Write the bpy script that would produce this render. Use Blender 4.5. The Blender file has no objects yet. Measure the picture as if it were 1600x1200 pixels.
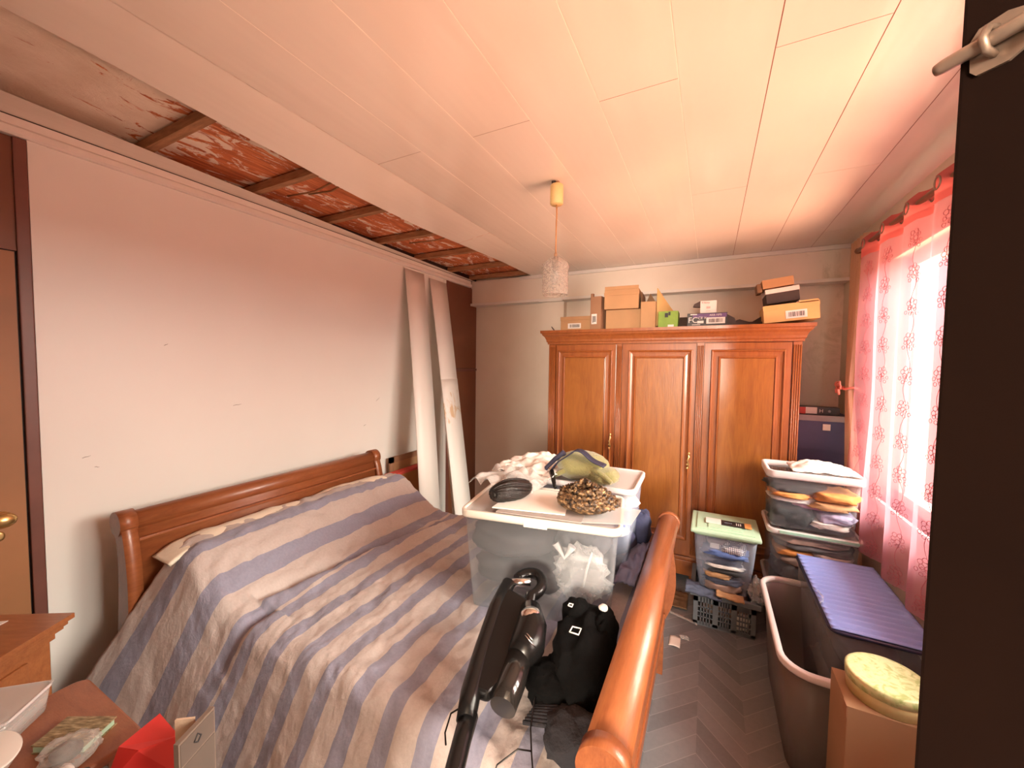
import bpy, bmesh, math, random
from mathutils import Vector, Matrix, noise
random.seed(7)
SC = bpy.context.scene
COL = SC.collection
PI = math.pi

# ------------------------------------------------------------ camera
F_PX = 609.05
YAW, PITCH, ROLL = math.radians(-26.8766), math.radians(2.7724), math.radians(0.7304)
cy, sy, cp, sp, cr, sr = math.cos(YAW), math.sin(YAW), math.cos(PITCH), math.sin(PITCH), math.cos(ROLL), math.sin(ROLL)
fwd = Vector((sy*cp, cy*cp, -sp)); right = Vector((cy, -sy, 0)); up = right.cross(fwd)
r_ = right*cr + up*sr; u_ = up*cr - right*sr
cam = bpy.data.cameras.new('camera'); camo = bpy.data.objects.new('camera', cam); COL.objects.link(camo)
m = Matrix((r_, u_, -fwd)).transposed().to_4x4(); m.translation = Vector((0, 0, 1.75))
camo.matrix_world = m
cam.sensor_width = 36; cam.lens = F_PX/1600*36; cam.clip_start = 0.02
SC.camera = camo

# ------------------------------------------------------------ world and light
W = bpy.data.worlds.new('world'); SC.world = W; W.use_nodes = True
nt = W.node_tree; nt.nodes.clear()
wo = nt.nodes.new('ShaderNodeOutputWorld'); bg = nt.nodes.new('ShaderNodeBackground')
tc = nt.nodes.new('ShaderNodeTexCoord'); sx_ = nt.nodes.new('ShaderNodeSeparateXYZ'); rp = nt.nodes.new('ShaderNodeValToRGB')
nt.links.new(tc.outputs['Generated'], sx_.inputs[0]); nt.links.new(sx_.outputs['Z'], rp.inputs[0])
rp.color_ramp.elements[0].position = 0.0; rp.color_ramp.elements[0].color = (0.62, 0.55, 0.46, 1)
rp.color_ramp.elements[1].position = 0.12; rp.color_ramp.elements[1].color = (0.82, 0.90, 1.0, 1)
nt.links.new(rp.outputs[0], bg.inputs[0]); bg.inputs[1].default_value = 0.6
nt.links.new(bg.outputs[0], wo.inputs[0])

def area(name, loc, target, sx, sy, power, col):
    l = bpy.data.lights.new(name, 'AREA'); l.shape = 'RECTANGLE'; l.size = sx; l.size_y = sy; l.energy = power; l.color = col
    o = bpy.data.objects.new(name, l); COL.objects.link(o); o.location = loc
    o.rotation_euler = (Vector(target)-Vector(loc)).to_track_quat('-Z', 'Y').to_euler(); return o
# daylight outside the window: pale sky from above, warm light bounced up off the sunlit ground
area('sky_daylight', (4.2, 1.5, 3.4), (0.0, 1.9, 1.2), 3.6, 2.4, 1500, (1.0, 0.98, 0.86))
area('sunlit_ground_bounce', (4.2, 1.3, -1.0), (-0.6, 1.9, 2.6), 4.2, 2.2, 1300, (1.0, 0.54, 0.33))
area('hall_fill_light', (0.65, -4.0, 1.75), (-0.5, 2.0, 2.15), 1.0, 1.2, 330, (1.0, 0.84, 0.68))  # added fill from the unseen hall, no window there; brightens the back wall

SC.view_settings.view_transform = 'Standard'; SC.view_settings.look = 'None'
SC.view_settings.exposure = 0.82; SC.view_settings.gamma = 1; SC.view_settings.use_curve_mapping = False
SC.cycles.max_bounces = 9; SC.cycles.diffuse_bounces = 5; SC.cycles.transparent_max_bounces = 28
SC.cycles.sample_clamp_indirect = 4; SC.cycles.caustics_reflective = False; SC.cycles.caustics_refractive = False
SC.cycles.use_denoising = True

# ------------------------------------------------------------ materials
def newmat(name):
    mt = bpy.data.materials.new(name); mt.use_nodes = True
    n = mt.node_tree; n.nodes.clear()
    out = n.nodes.new('ShaderNodeOutputMaterial'); p = n.nodes.new('ShaderNodeBsdfPrincipled')
    n.links.new(p.outputs[0], out.inputs[0]); return mt, n, p, out
def c4(c): return (c[0], c[1], c[2], 1)
def coords(n, scale=(1, 1, 1), uv=False):
    t = n.nodes.new('ShaderNodeTexCoord'); mp = n.nodes.new('ShaderNodeMapping'); mp.inputs['Scale'].default_value = scale
    n.links.new(t.outputs['UV' if uv else 'Object'], mp.inputs[0]); return mp.outputs[0]
def noise_n(n, vec, scale, detail=4, dist=0, rough=0.55):
    k = n.nodes.new('ShaderNodeTexNoise'); k.inputs['Scale'].default_value = scale; k.inputs['Detail'].default_value = detail
    k.inputs['Distortion'].default_value = dist; k.inputs['Roughness'].default_value = rough
    n.links.new(vec, k.inputs['Vector']); return k.outputs['Fac']
def ramp(n, fac, stops, const=False):
    r = n.nodes.new('ShaderNodeValToRGB'); e = r.color_ramp.elements
    while len(e) < len(stops): e.new(0.5)
    for i, (p, c) in enumerate(stops): e[i].position = p; e[i].color = c4(c)
    if const: r.color_ramp.interpolation = 'CONSTANT'
    n.links.new(fac, r.inputs[0]); return r.outputs[0]
def bump(n, p, fac, strength, dist=0.01):
    b = n.nodes.new('ShaderNodeBump'); b.inputs['Strength'].default_value = strength; b.inputs['Distance'].default_value = dist
    n.links.new(fac, b.inputs['Height']); n.links.new(b.outputs[0], p.inputs['Normal'])
def simple(name, col, rough=0.6, metal=0, var=0.12, scale=12, bmp=0.0, bscale=60, coat=0, sheen=0, stretch=(1, 1, 1)):
    mt, n, p, o = newmat(name)
    v = coords(n, stretch); f = noise_n(n, v, scale)
    a = tuple(max(0, x*(1-var)) for x in col); b = tuple(min(1, x*(1+var)) for x in col)
    n.links.new(ramp(n, f, [(0.3, a), (0.7, b)]), p.inputs['Base Color'])
    p.inputs['Roughness'].default_value = rough; p.inputs['Metallic'].default_value = metal
    p.inputs['Coat Weight'].default_value = coat; p.inputs['Sheen Weight'].default_value = sheen
    if bmp: bump(n, p, noise_n(n, v, bscale), bmp)
    return mt
def wood(name, dark, light, rough=0.32, scale=(14, 14, 1.4), coat=0.25):
    mt, n, p, o = newmat(name)
    v = coords(n, scale); f = noise_n(n, v, 2.2, 8, 1.2, 0.62); f2 = noise_n(n, coords(n, (scale[0]*8, scale[1]*8, scale[2]*3)), 3.0, 3)
    mx = n.nodes.new('ShaderNodeMix'); mx.data_type = 'FLOAT'; mx.inputs[0].default_value = 0.3
    n.links.new(f, mx.inputs[2]); n.links.new(f2, mx.inputs[3])
    n.links.new(ramp(n, mx.outputs[0], [(0.32, dark), (0.68, light)]), p.inputs['Base Color'])
    p.inputs['Roughness'].default_value = rough; p.inputs['Coat Weight'].default_value = coat; p.inputs['Coat Roughness'].default_value = 0.15
    bump(n, p, f2, 0.05); return mt
def clearplastic(name, tint, fac=0.3, rough=0.15, trans=(0.95, 0.96, 0.97)):
    mt, n, p, o = newmat(name)
    t = n.nodes.new('ShaderNodeBsdfTransparent'); t.inputs[0].default_value = c4(trans)
    mx = n.nodes.new('ShaderNodeMixShader')
    lw = n.nodes.new('ShaderNodeLayerWeight'); lw.inputs[0].default_value = 0.35
    ma = n.nodes.new('ShaderNodeMath'); ma.operation = 'MULTIPLY_ADD'; ma.inputs[1].default_value = 0.22; ma.inputs[2].default_value = fac
    n.links.new(lw.outputs['Facing'], ma.inputs[0]); n.links.new(ma.outputs[0], mx.inputs[0])
    p.inputs['Base Color'].default_value = c4(tint); p.inputs['Roughness'].default_value = rough
    n.links.new(t.outputs[0], mx.inputs[1]); n.links.new(p.outputs[0], mx.inputs[2]); n.links.new(mx.outputs[0], o.inputs[0])
    return mt

M = {}
M['wardrobe_wood'] = wood('wardrobe_wood', (0.205, 0.056, 0.014), (0.34, 0.108, 0.026))
M['panel_wood'] = wood('panel_wood', (0.215, 0.068, 0.014), (0.35, 0.130, 0.025), scale=(6, 6, 1.0))
M['bed_wood'] = wood('bed_wood', (0.20, 0.055, 0.019), (0.31, 0.100, 0.034), 0.36, (12, 1.4, 12), 0.15)
M['table_wood'] = wood('table_wood', (0.24, 0.085, 0.040), (0.34, 0.125, 0.060), 0.4, (4, 14, 14))
M['chest_wood'] = wood('chest_wood', (0.26, 0.085, 0.028), (0.40, 0.15, 0.05), 0.4, (2, 12, 12))
M['door_brown'] = simple('door_brown', (0.018, 0.0065, 0.004), 0.5, var=0.15, scale=4)
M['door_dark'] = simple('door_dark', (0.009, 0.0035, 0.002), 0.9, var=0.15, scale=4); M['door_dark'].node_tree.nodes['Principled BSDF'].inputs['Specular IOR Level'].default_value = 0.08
M['cup_brown'] = simple('cup_brown', (0.17, 0.062, 0.028), 0.45, var=0.1, scale=3)
M['cup_tan'] = simple('cup_tan', (0.34, 0.155, 0.062), 0.5, var=0.1, scale=3)
M['cup_frame'] = simple('cup_frame', (0.16, 0.06, 0.042), 0.4, var=0.15, scale=5)
M['steel_old'] = simple('steel_old', (0.30, 0.22, 0.17), 0.4, 0.6, 0.2, 30)
M['brass'] = simple('brass', (0.75, 0.52, 0.22), 0.3, 0.9)
M['brown_rod'] = simple('brown_rod', (0.22, 0.11, 0.06), 0.35)
M['white_panel'] = simple('white_panel', (0.80, 0.785, 0.74), 0.38, var=0.02, scale=1.5)
M['board_white'] = simple('board_white', (0.80, 0.78, 0.73), 0.45, var=0.02, scale=2)
M['trim_white'] = simple('trim_white', (0.76, 0.72, 0.67), 0.35, var=0.03)
M['cream'] = simple('cream', (0.80, 0.72, 0.58), 0.85, var=0.04, bmp=0.25, bscale=25, sheen=0.2)
M['beige_drape'] = simple('beige_drape', (0.62, 0.46, 0.34), 0.8, var=0.06)
M['black_plastic'] = simple('black_plastic', (0.006, 0.0055, 0.0055), 0.26, coat=0.0); M['black_plastic'].node_tree.nodes['Principled BSDF'].inputs['Specular IOR Level'].default_value = 0.28
M['smoke_bin'] = simple('smoke_bin', (0.014, 0.012, 0.011), 0.15, coat=0.1)
M['chrome'] = simple('chrome', (0.72, 0.70, 0.68), 0.18, 1.0)
M['black_cloth'] = simple('black_cloth', (0.003, 0.003, 0.003), 1.0, bmp=0.5, bscale=25); M['black_cloth'].node_tree.nodes['Principled BSDF'].inputs['Specular IOR Level'].default_value = 0.12
M['charcoal_cloth'] = simple('charcoal_cloth', (0.016, 0.015, 0.019), 0.95, bmp=0.4, bscale=120)
M['grey_cloth'] = simple('grey_cloth', (0.045, 0.045, 0.05), 0.75, var=0.3, scale=7, bmp=0.4, bscale=14)
M['black_hair'] = simple('black_hair', (0.010, 0.008, 0.007), 0.32, bmp=0.5, bscale=90)
M['olive_knit'] = simple('olive_knit', (0.215, 0.20, 0.075), 0.95, var=0.1, bmp=0.6, bscale=160, sheen=0.4)
M['navy'] = simple('navy', (0.022, 0.022, 0.05), 0.7)
M['paper'] = simple('paper', (0.85, 0.80, 0.74), 0.7, var=0.03)
M['paper_grey'] = simple('paper_grey', (0.35, 0.31, 0.29), 0.7, var=0.1)
M['carton'] = simple('carton', (0.45, 0.265, 0.13), 0.8, var=0.06, scale=5)
M['carton_plain'] = simple('carton_plain', (0.34, 0.215, 0.12), 0.8, var=0.05, scale=5)
M['carton_brown'] = simple('carton_brown', (0.33, 0.18, 0.10), 0.8, var=0.06, scale=5)
M['carton_yellow'] = simple('carton_yellow', (0.66, 0.42, 0.17), 0.8, var=0.05, scale=5)
M['carton_dark'] = simple('carton_dark', (0.055, 0.040, 0.035), 0.7)
M['carton_inner'] = simple('carton_inner', (0.20, 0.115, 0.06), 0.85)
M['box_white'] = simple('box_white', (0.78, 0.74, 0.70), 0.6, var=0.03)
M['green_card'] = simple('green_card', (0.20, 0.34, 0.035), 0.55)
M['ink'] = simple('ink', (0.03, 0.028, 0.03), 0.6)
M['ink_red'] = simple('ink_red', (0.55, 0.06, 0.05), 0.6)
M['purple_band'] = simple('purple_band', (0.13, 0.07, 0.20), 0.5)
M['dark_box'] = simple('dark_box', (0.020, 0.016, 0.018), 0.4)
M['cream_plastic'] = simple('cream_plastic', (0.72, 0.50, 0.22), 0.55, var=0.04, scale=80)
M['cord'] = simple('cord', (0.42, 0.19, 0.07), 0.6)
M['mint_lid'] = simple('mint_lid', (0.42, 0.62, 0.46), 0.4, var=0.04)
M['grey_plastic'] = simple('grey_plastic', (0.16, 0.19, 0.22), 0.5, var=0.06)
M['blue_plastic'] = simple('blue_plastic', (0.050, 0.055, 0.16), 0.45, var=0.08)
M['greyblue_lid'] = simple('greyblue_lid', (0.30, 0.28, 0.30), 0.5)
M['mint_trim'] = simple('mint_trim', (0.30, 0.52, 0.42), 0.4)
M['rim_white'] = simple('rim_white', (0.80, 0.76, 0.68), 0.35, var=0.02)
M['rim_pale'] = clearplastic('rim_pale', (0.80, 0.76, 0.76), 0.72, 0.3)
M['clear'] = clearplastic('clear', (0.52, 0.55, 0.58), 0.08)
M['clear_blue'] = clearplastic('clear_blue', (0.60, 0.68, 0.85), 0.17)
M['clear_lid'] = clearplastic('clear_lid', (0.80, 0.78, 0.76), 0.35, 0.25)
M['tub_frost'] = clearplastic('tub_frost', (0.26, 0.23, 0.22), 0.55, 0.3, (0.72, 0.69, 0.67))
M['film'] = clearplastic('film', (0.90, 0.88, 0.84), 0.22, 0.08)
M['blue_lid'] = clearplastic('blue_lid', (0.26, 0.36, 0.78), 0.80, 0.25, (0.55, 0.6, 0.9))
M['navy_edge'] = simple('navy_edge', (0.012, 0.014, 0.045), 0.3)
M['red_card'] = simple('red_card', (0.75, 0.045, 0.04), 0.5, var=0.03)
M['red_bag'] = simple('red_bag', (0.55, 0.045, 0.025), 0.4)
M['white_gloss'] = simple('white_gloss', (0.86, 0.84, 0.78), 0.2, var=0.01)
M['taupe'] = simple('taupe', (0.22, 0.17, 0.135), 0.5, var=0.04)
M['taupe_dark'] = simple('taupe_dark', (0.14, 0.11, 0.09), 0.5, var=0.04)
M['canvas'] = simple('canvas', (0.62, 0.47, 0.34), 0.9, bmp=0.2)
M['lens'] = simple('lens', (0.01, 0.012, 0.02), 0.1)
M['bed_slip'] = simple('bed_slip', (0.20, 0.20, 0.30), 0.9, bmp=0.2)
M['rose_tie'] = simple('rose_tie', (0.60, 0.16, 0.12), 0.6)
M['window_white'] = simple('window_white', (0.80, 0.80, 0.76), 0.4, var=0.02)
M['joist'] = simple('joist', (0.34, 0.17, 0.08), 0.85, var=0.3, scale=9, stretch=(1, 6, 6))
M['red_line'] = simple('red_line', (0.60, 0.07, 0.05), 0.6)
M['orange_board'] = simple('orange_board', (0.42, 0.16, 0.04), 0.7)
M['hall_wall'] = simple('hall_wall', (0.60, 0.52, 0.44), 0.8)
for k, c in dict(g_orange=(0.62, 0.27, 0.08), g_grey=(0.13, 0.135, 0.15), g_char=(0.045, 0.05, 0.055), g_pink=(0.72, 0.36, 0.50), g_lilac=(0.42, 0.40, 0.58),
                 g_blue=(0.10, 0.17, 0.42), g_denim=(0.075, 0.095, 0.15), g_white=(0.70, 0.68, 0.66), g_taupe=(0.30, 0.22, 0.19), g_tan=(0.50, 0.30, 0.15), g_navy=(0.03, 0.035, 0.08)).items():
    M[k] = simple(k, c, 0.85, var=0.18, scale=18, bmp=0.3, bscale=40)

def mk_plaid():
    mt, n, p, o = newmat('plaid'); v = coords(n)
    s = n.nodes.new('ShaderNodeSeparateXYZ'); n.links.new(v, s.inputs[0])
    outs = []
    for ax, fr in (('X', 95), ('Z', 120)):
        a = n.nodes.new('ShaderNodeMath'); a.operation = 'MULTIPLY'; a.inputs[1].default_value = fr
        f = n.nodes.new('ShaderNodeMath'); f.operation = 'FRACT'; g = n.nodes.new('ShaderNodeMath'); g.operation = 'LESS_THAN'; g.inputs[1].default_value = 0.3
        n.links.new(s.outputs[ax], a.inputs[0]); n.links.new(a.outputs[0], f.inputs[0]); n.links.new(f.outputs[0], g.inputs[0]); outs.append(g.outputs[0])
    mx = n.nodes.new('ShaderNodeMath'); mx.operation = 'MAXIMUM'; n.links.new(outs[0], mx.inputs[0]); n.links.new(outs[1], mx.inputs[1])
    n.links.new(ramp(n, mx.outputs[0], [(0.4, (0.75, 0.74, 0.74)), (0.6, (0.05, 0.05, 0.13))]), p.inputs['Base Color'])
    p.inputs['Roughness'].default_value = 0.85; return mt
M['plaid'] = mk_plaid()

def mk_ceiling():
    mt, n, p, o = newmat('ceiling_pvc'); v = coords(n)
    n.links.new(ramp(n, noise_n(n, v, 1.2), [(0.3, (0.76, 0.68, 0.59)), (0.7, (0.79, 0.72, 0.64))]), p.inputs['Base Color'])
    p.inputs['Roughness'].default_value = 0.16; p.inputs['Specular IOR Level'].default_value = 0.5
    w = noise_n(n, coords(n, (9, 1.2, 1)), 1.0, 2); bump(n, p, w, 0.10, 0.05); return mt
M['ceiling'] = mk_ceiling()
M['groove'] = simple('groove', (0.26, 0.12, 0.08), 0.7)
M['groove_light'] = simple('groove_light', (0.85, 0.77, 0.66), 0.4)

def mk_brick():
    mt, n, p, o = newmat('old_ceiling'); v = coords(n, (1, 1, 1)); s = n.nodes.new('ShaderNodeSeparateXYZ'); n.links.new(v, s.inputs[0])
    vs = coords(n, (5.5, 2.2, 1))
    pl = noise_n(n, vs, 2.0, 10, 0.9, 0.72)
    # plaster survives mostly in the part nearest the door
    mr = n.nodes.new('ShaderNodeMapRange'); mr.inputs[1].default_value = 0.75; mr.inputs[2].default_value = 1.15; mr.inputs[3].default_value = 0.13; mr.inputs[4].default_value = -0.035
    n.links.new(s.outputs['Y'], mr.inputs[0])
    ad = n.nodes.new('ShaderNodeMath'); ad.operation = 'ADD'; n.links.new(pl, ad.inputs[0]); n.links.new(mr.outputs[0], ad.inputs[1])
    mask = ramp(n, ad.outputs[0], [(0.50, (0, 0, 0)), (0.53, (1, 1, 1))])
    br = ramp(n, noise_n(n, coords(n, (26, 2.5, 1)), 2.0, 6, 0.4), [(0.3, (0.34, 0.085, 0.035)), (0.55, (0.62, 0.19, 0.07)), (0.75, (0.80, 0.34, 0.13))])
    ps = ramp(n, noise_n(n, v, 6, 6), [(0.3, (0.76, 0.62, 0.50)), (0.7, (0.92, 0.80, 0.68))])
    mx = n.nodes.new('ShaderNodeMix'); mx.data_type = 'RGBA'; n.links.new(mask, mx.inputs[0]); n.links.new(br, mx.inputs[6]); n.links.new(ps, mx.inputs[7])
    n.links.new(mx.outputs[2], p.inputs['Base Color']); p.inputs['Roughness'].default_value = 0.9
    bump(n, p, ad.outputs[0], 0.5, 0.02); return mt
M['brick'] = mk_brick()

def mk_backwall():
    mt, n, p, o = newmat('back_wall_paint'); v = coords(n)
    base = ramp(n, noise_n(n, v, 1.6, 5), [(0.3, (0.74, 0.65, 0.54)), (0.7, (0.82, 0.74, 0.64))])
    st = noise_n(n, v, 5.0, 8, 0.6, 0.7); s = n.nodes.new('ShaderNodeSeparateXYZ'); n.links.new(v, s.inputs[0])
    mr = n.nodes.new('ShaderNodeMapRange'); mr.inputs[1].default_value = 0.3; mr.inputs[2].default_value = 1.0; mr.inputs[3].default_value = -0.16; mr.inputs[4].default_value = 0.0
    n.links.new(s.outputs['X'], mr.inputs[0])
    ad = n.nodes.new('ShaderNodeMath'); ad.operation = 'ADD'; n.links.new(st, ad.inputs[0]); n.links.new(mr.outputs[0], ad.inputs[1])
    mask = ramp(n, ad.outputs[0], [(0.50, (0, 0, 0)), (0.66, (0.65, 0.65, 0.65))])
    mx = n.nodes.new('ShaderNodeMix'); mx.data_type = 'RGBA'; n.links.new(mask, mx.inputs[0]); n.links.new(base, mx.inputs[6]); mx.inputs[7].default_value = (0.50, 0.45, 0.33, 1)
    n.links.new(mx.outputs[2], p.inputs['Base Color']); p.inputs['Roughness'].default_value = 0.8; return mt
M['back_wall'] = mk_backwall()
M['right_wall'] = simple('right_wall', (0.70, 0.66, 0.54), 0.8, var=0.05, scale=3)

def mk_floor():
    # herringbone vinyl: 45 degree blocks in zig-zag columns
    mt, n, p, o = newmat('herringbone'); v = coords(n); s = n.nodes.new('ShaderNodeSeparateXYZ'); n.links.new(v, s.inputs[0])
    def MA(op, a, b=None):
        k = n.nodes.new('ShaderNodeMath'); k.operation = op
        for i, q in enumerate((a, b)):
            if q is None: continue
            if isinstance(q, (int, float)): k.inputs[i].default_value = q
            else: n.links.new(q, k.inputs[i])
        return k.outputs[0]
    cw = 0.21
    xc = MA('DIVIDE', s.outputs['X'], cw); fx = MA('FRACT', xc); ix = MA('FLOOR', xc)
    par = MA('FLOORED_MODULO', ix, 2.0)
    d1 = MA('ABSOLUTE', MA('SUBTRACT', MA('FLOORED_MODULO', xc, 2.0), 1.0))
    yy = MA('DIVIDE', MA('SUBTRACT', s.outputs['Y'], MA('MULTIPLY', d1, cw)), 0.105)
    fy = MA('FRACT', yy); iy = MA('FLOOR', yy)
    seam = MA('MAXIMUM', MA('LESS_THAN', fy, 0.05), MA('LESS_THAN', MA('ABSOLUTE', MA('SUBTRACT', fx, 0.5)), -1.0))
    wn = n.nodes.new('ShaderNodeTexWhiteNoise'); wn.noise_dimensions = '2D'; cb = n.nodes.new('ShaderNodeCombineXYZ')
    n.links.new(ix, cb.inputs[0]); n.links.new(iy, cb.inputs[1]); n.links.new(cb.outputs[0], wn.inputs['Vector'])
    gn = noise_n(n, coords(n, (6, 6, 1)), 6, 6, 1.0)
    f = MA('ADD', MA('MULTIPLY', wn.outputs['Value'], 0.5), MA('MULTIPLY', gn, 0.5))
    base = ramp(n, f, [(0.2, (0.155, 0.165, 0.180)), (0.8, (0.225, 0.235, 0.250))])
    mx = n.nodes.new('ShaderNodeMix'); mx.data_type = 'RGBA'; n.links.new(MA('MULTIPLY', seam, 0.55), mx.inputs[0]); n.links.new(base, mx.inputs[6]); mx.inputs[7].default_value = (0.35, 0.35, 0.36, 1)
    n.links.new(mx.outputs[2], p.inputs['Base Color']); p.inputs['Roughness'].default_value = 0.42; return mt
M['floor'] = mk_floor()

def mk_duvet():
    mt, n, p, o = newmat('duvet_stripes'); t = n.nodes.new('ShaderNodeTexCoord'); s = n.nodes.new('ShaderNodeSeparateXYZ'); n.links.new(t.outputs['UV'], s.inputs[0])
    def MA(op, a, b=None):
        k = n.nodes.new('ShaderNodeMath'); k.operation = op
        for i, q in enumerate((a, b)):
            if q is None: continue
            if isinstance(q, (int, float)): k.inputs[i].default_value = q
            else: n.links.new(q, k.inputs[i])
        return k.outputs[0]
    # u is the cloth coordinate along the bed in metres from the foot
    fr = MA('FRACT', MA('DIVIDE', MA('ADD', s.outputs['X'], 0.06), 0.147))
    a = MA('LESS_THAN', fr, 0.43)
    fr2 = MA('FRACT', MA('DIVIDE', s.outputs['X'], 0.205)); b = MA('LESS_THAN', fr2, 0.42)
    hd = MA('GREATER_THAN', s.outputs['X'], 1.62)
    st = MA('ADD', MA('MULTIPLY', a, MA('SUBTRACT', 1.0, hd)), MA('MULTIPLY', b, hd))
    fn = noise_n(n, t.outputs['UV'], 90, 3)
    A = ramp(n, fn, [(0.3, (0.47, 0.405, 0.38)), (0.7, (0.52, 0.455, 0.43))]); B = ramp(n, fn, [(0.3, (0.245, 0.245, 0.325)), (0.7, (0.285, 0.285, 0.37))])
    mx = n.nodes.new('ShaderNodeMix'); mx.data_type = 'RGBA'; n.links.new(st, mx.inputs[0]); n.links.new(A, mx.inputs[6]); n.links.new(B, mx.inputs[7])
    n.links.new(mx.outputs[2], p.inputs['Base Color']); p.inputs['Roughness'].default_value = 0.85; p.inputs['Sheen Weight'].default_value = 0.15
    v = coords(n, (1.6, 1, 1), True); bump(n, p, noise_n(n, v, 14, 5, 0.15, 0.6), 0.30, 0.02); return mt
M['duvet'] = mk_duvet()

def mk_curtain(name, cloth, tr, see=0.30, transp=(1.0, 0.965, 0.93)):
    mt, n, p, o = newmat(name)
    t = n.nodes.new('ShaderNodeBsdfTransparent'); t.inputs[0].default_value = c4(transp)
    l = n.nodes.new('ShaderNodeBsdfTranslucent'); l.inputs[0].default_value = c4(tr)
    p.inputs['Base Color'].default_value = c4(cloth); p.inputs['Roughness'].default_value = 0.6
    m1 = n.nodes.new('ShaderNodeMixShader'); m1.inputs[0].default_value = 0.45
    n.links.new(l.outputs[0], m1.inputs[1]); n.links.new(p.outputs[0], m1.inputs[2])
    m2 = n.nodes.new('ShaderNodeMixShader'); m2.inputs[0].default_value = 1-see
    n.links.new(t.outputs[0], m2.inputs[1]); n.links.new(m1.outputs[0], m2.inputs[2]); n.links.new(m2.outputs[0], o.inputs[0]); return mt
M['sheer'] = mk_curtain('sheer', (0.74, 0.30, 0.36), (0.36, 0.15, 0.18), 0.40)
M['sheer_band'] = mk_curtain('sheer_band', (0.50, 0.12, 0.13), (0.60, 0.14, 0.13), 0.05)
M['embroid'] = simple('embroid', (0.42, 0.10, 0.13), 0.7)
M['side_drape'] = mk_curtain('side_drape', (0.72, 0.52, 0.42), (0.85, 0.62, 0.35), 0.04)
def mk_glass():
    mt, n, p, o = newmat('glass'); g = n.nodes.new('ShaderNodeBsdfTransparent'); gl = n.nodes.new('ShaderNodeBsdfGlossy'); gl.inputs['Roughness'].default_value = 0.03
    mx = n.nodes.new('ShaderNodeMixShader'); mx.inputs[0].default_value = 0.07
    n.links.new(g.outputs[0], mx.inputs[1]); n.links.new(gl.outputs[0], mx.inputs[2]); n.links.new(mx.outputs[0], o.inputs[0]); return mt
M['glass'] = mk_glass()
def mk_cut():
    mt, n, p, o = newmat('cut_glass'); p.inputs['Base Color'].default_value = (0.95, 0.86, 0.78, 1); p.inputs['Roughness'].default_value = 0.08
    p.inputs['Transmission Weight'].default_value = 0.75; p.inputs['IOR'].default_value = 1.3
    vo = n.nodes.new('ShaderNodeTexVoronoi'); vo.inputs['Scale'].default_value = 75; n.links.new(coords(n), vo.inputs['Vector']); bump(n, p, vo.outputs['Distance'], 0.9, 0.01)
    t = n.nodes.new('ShaderNodeBsdfTransparent'); mx = n.nodes.new('ShaderNodeMixShader'); mx.inputs[0].default_value = 0.55
    n.links.new(t.outputs[0], mx.inputs[1]); n.links.new(p.outputs[0], mx.inputs[2]); n.links.new(mx.outputs[0], o.inputs[0]); return mt
M['cut_glass'] = mk_cut()
def mk_braid():
    mt, n, p, o = newmat('braid_hair'); v = coords(n)
    n.links.new(ramp(n, noise_n(n, v, 55, 3), [(0.38, (0.020, 0.013, 0.009)), (0.56, (0.16, 0.09, 0.04)), (0.70, (0.52, 0.33, 0.16))]), p.inputs['Base Color'])
    p.inputs['Roughness'].default_value = 0.55; return mt
M['braid'] = mk_braid()
def mk_tin():
    mt, n, p, o = newmat('tin_print'); v = coords(n)
    n.links.new(ramp(n, noise_n(n, v, 22, 5, 2.0), [(0.35, (0.36, 0.50, 0.18)), (0.5, (0.62, 0.72, 0.38)), (0.62, (0.70, 0.74, 0.42)), (0.75, (0.70, 0.42, 0.20))]), p.inputs['Base Color'])
    p.inputs['Roughness'].default_value = 0.3; return mt
M['tin_print'] = mk_tin()
M['tin_side'] = simple('tin_side', (0.62, 0.58, 0.30), 0.4)
def mk_bookcover():
    mt, n, p, o = newmat('old_cover'); v = coords(n, (20, 90, 20))
    n.links.new(ramp(n, noise_n(n, v, 1.5, 6), [(0.35, (0.12, 0.085, 0.035)), (0.55, (0.30, 0.23, 0.12)), (0.7, (0.48, 0.40, 0.25))]), p.inputs['Base Color'])
    p.inputs['Roughness'].default_value = 0.4; return mt
M['old_cover'] = mk_bookcover()
def mk_stainboard():
    mt, n, p, o = newmat('stained_board'); v = coords(n)
    s = n.nodes.new('ShaderNodeSeparateXYZ'); n.links.new(v, s.inputs[0])
    f = noise_n(n, coords(n, (14, 14, 5)), 1.0, 6, 1.2)
    mr = n.nodes.new('ShaderNodeMapRange'); mr.interpolation_type = 'SMOOTHSTEP'; mr.inputs[1].default_value = 1.0; mr.inputs[2].default_value = 1.2; n.links.new(s.outputs['Z'], mr.inputs[0])
    m2 = n.nodes.new('ShaderNodeMapRange'); m2.interpolation_type = 'SMOOTHSTEP'; m2.inputs[1].default_value = 1.62; m2.inputs[2].default_value = 1.45; n.links.new(s.outputs['Z'], m2.inputs[0])
    mu = n.nodes.new('ShaderNodeMath'); mu.operation = 'MULTIPLY'; n.links.new(mr.outputs[0], mu.inputs[0]); n.links.new(m2.outputs[0], mu.inputs[1])
    m3 = n.nodes.new('ShaderNodeMath'); m3.operation = 'MULTIPLY'; n.links.new(mu.outputs[0], m3.inputs[0]); n.links.new(f, m3.inputs[1])
    n.links.new(ramp(n, m3.outputs[0], [(0.50, (0.80, 0.78, 0.73)), (0.60, (0.66, 0.50, 0.32))]), p.inputs['Base Color']); p.inputs['Roughness'].default_value = 0.45; return mt
M['stained_board'] = mk_stainboard()

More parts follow.
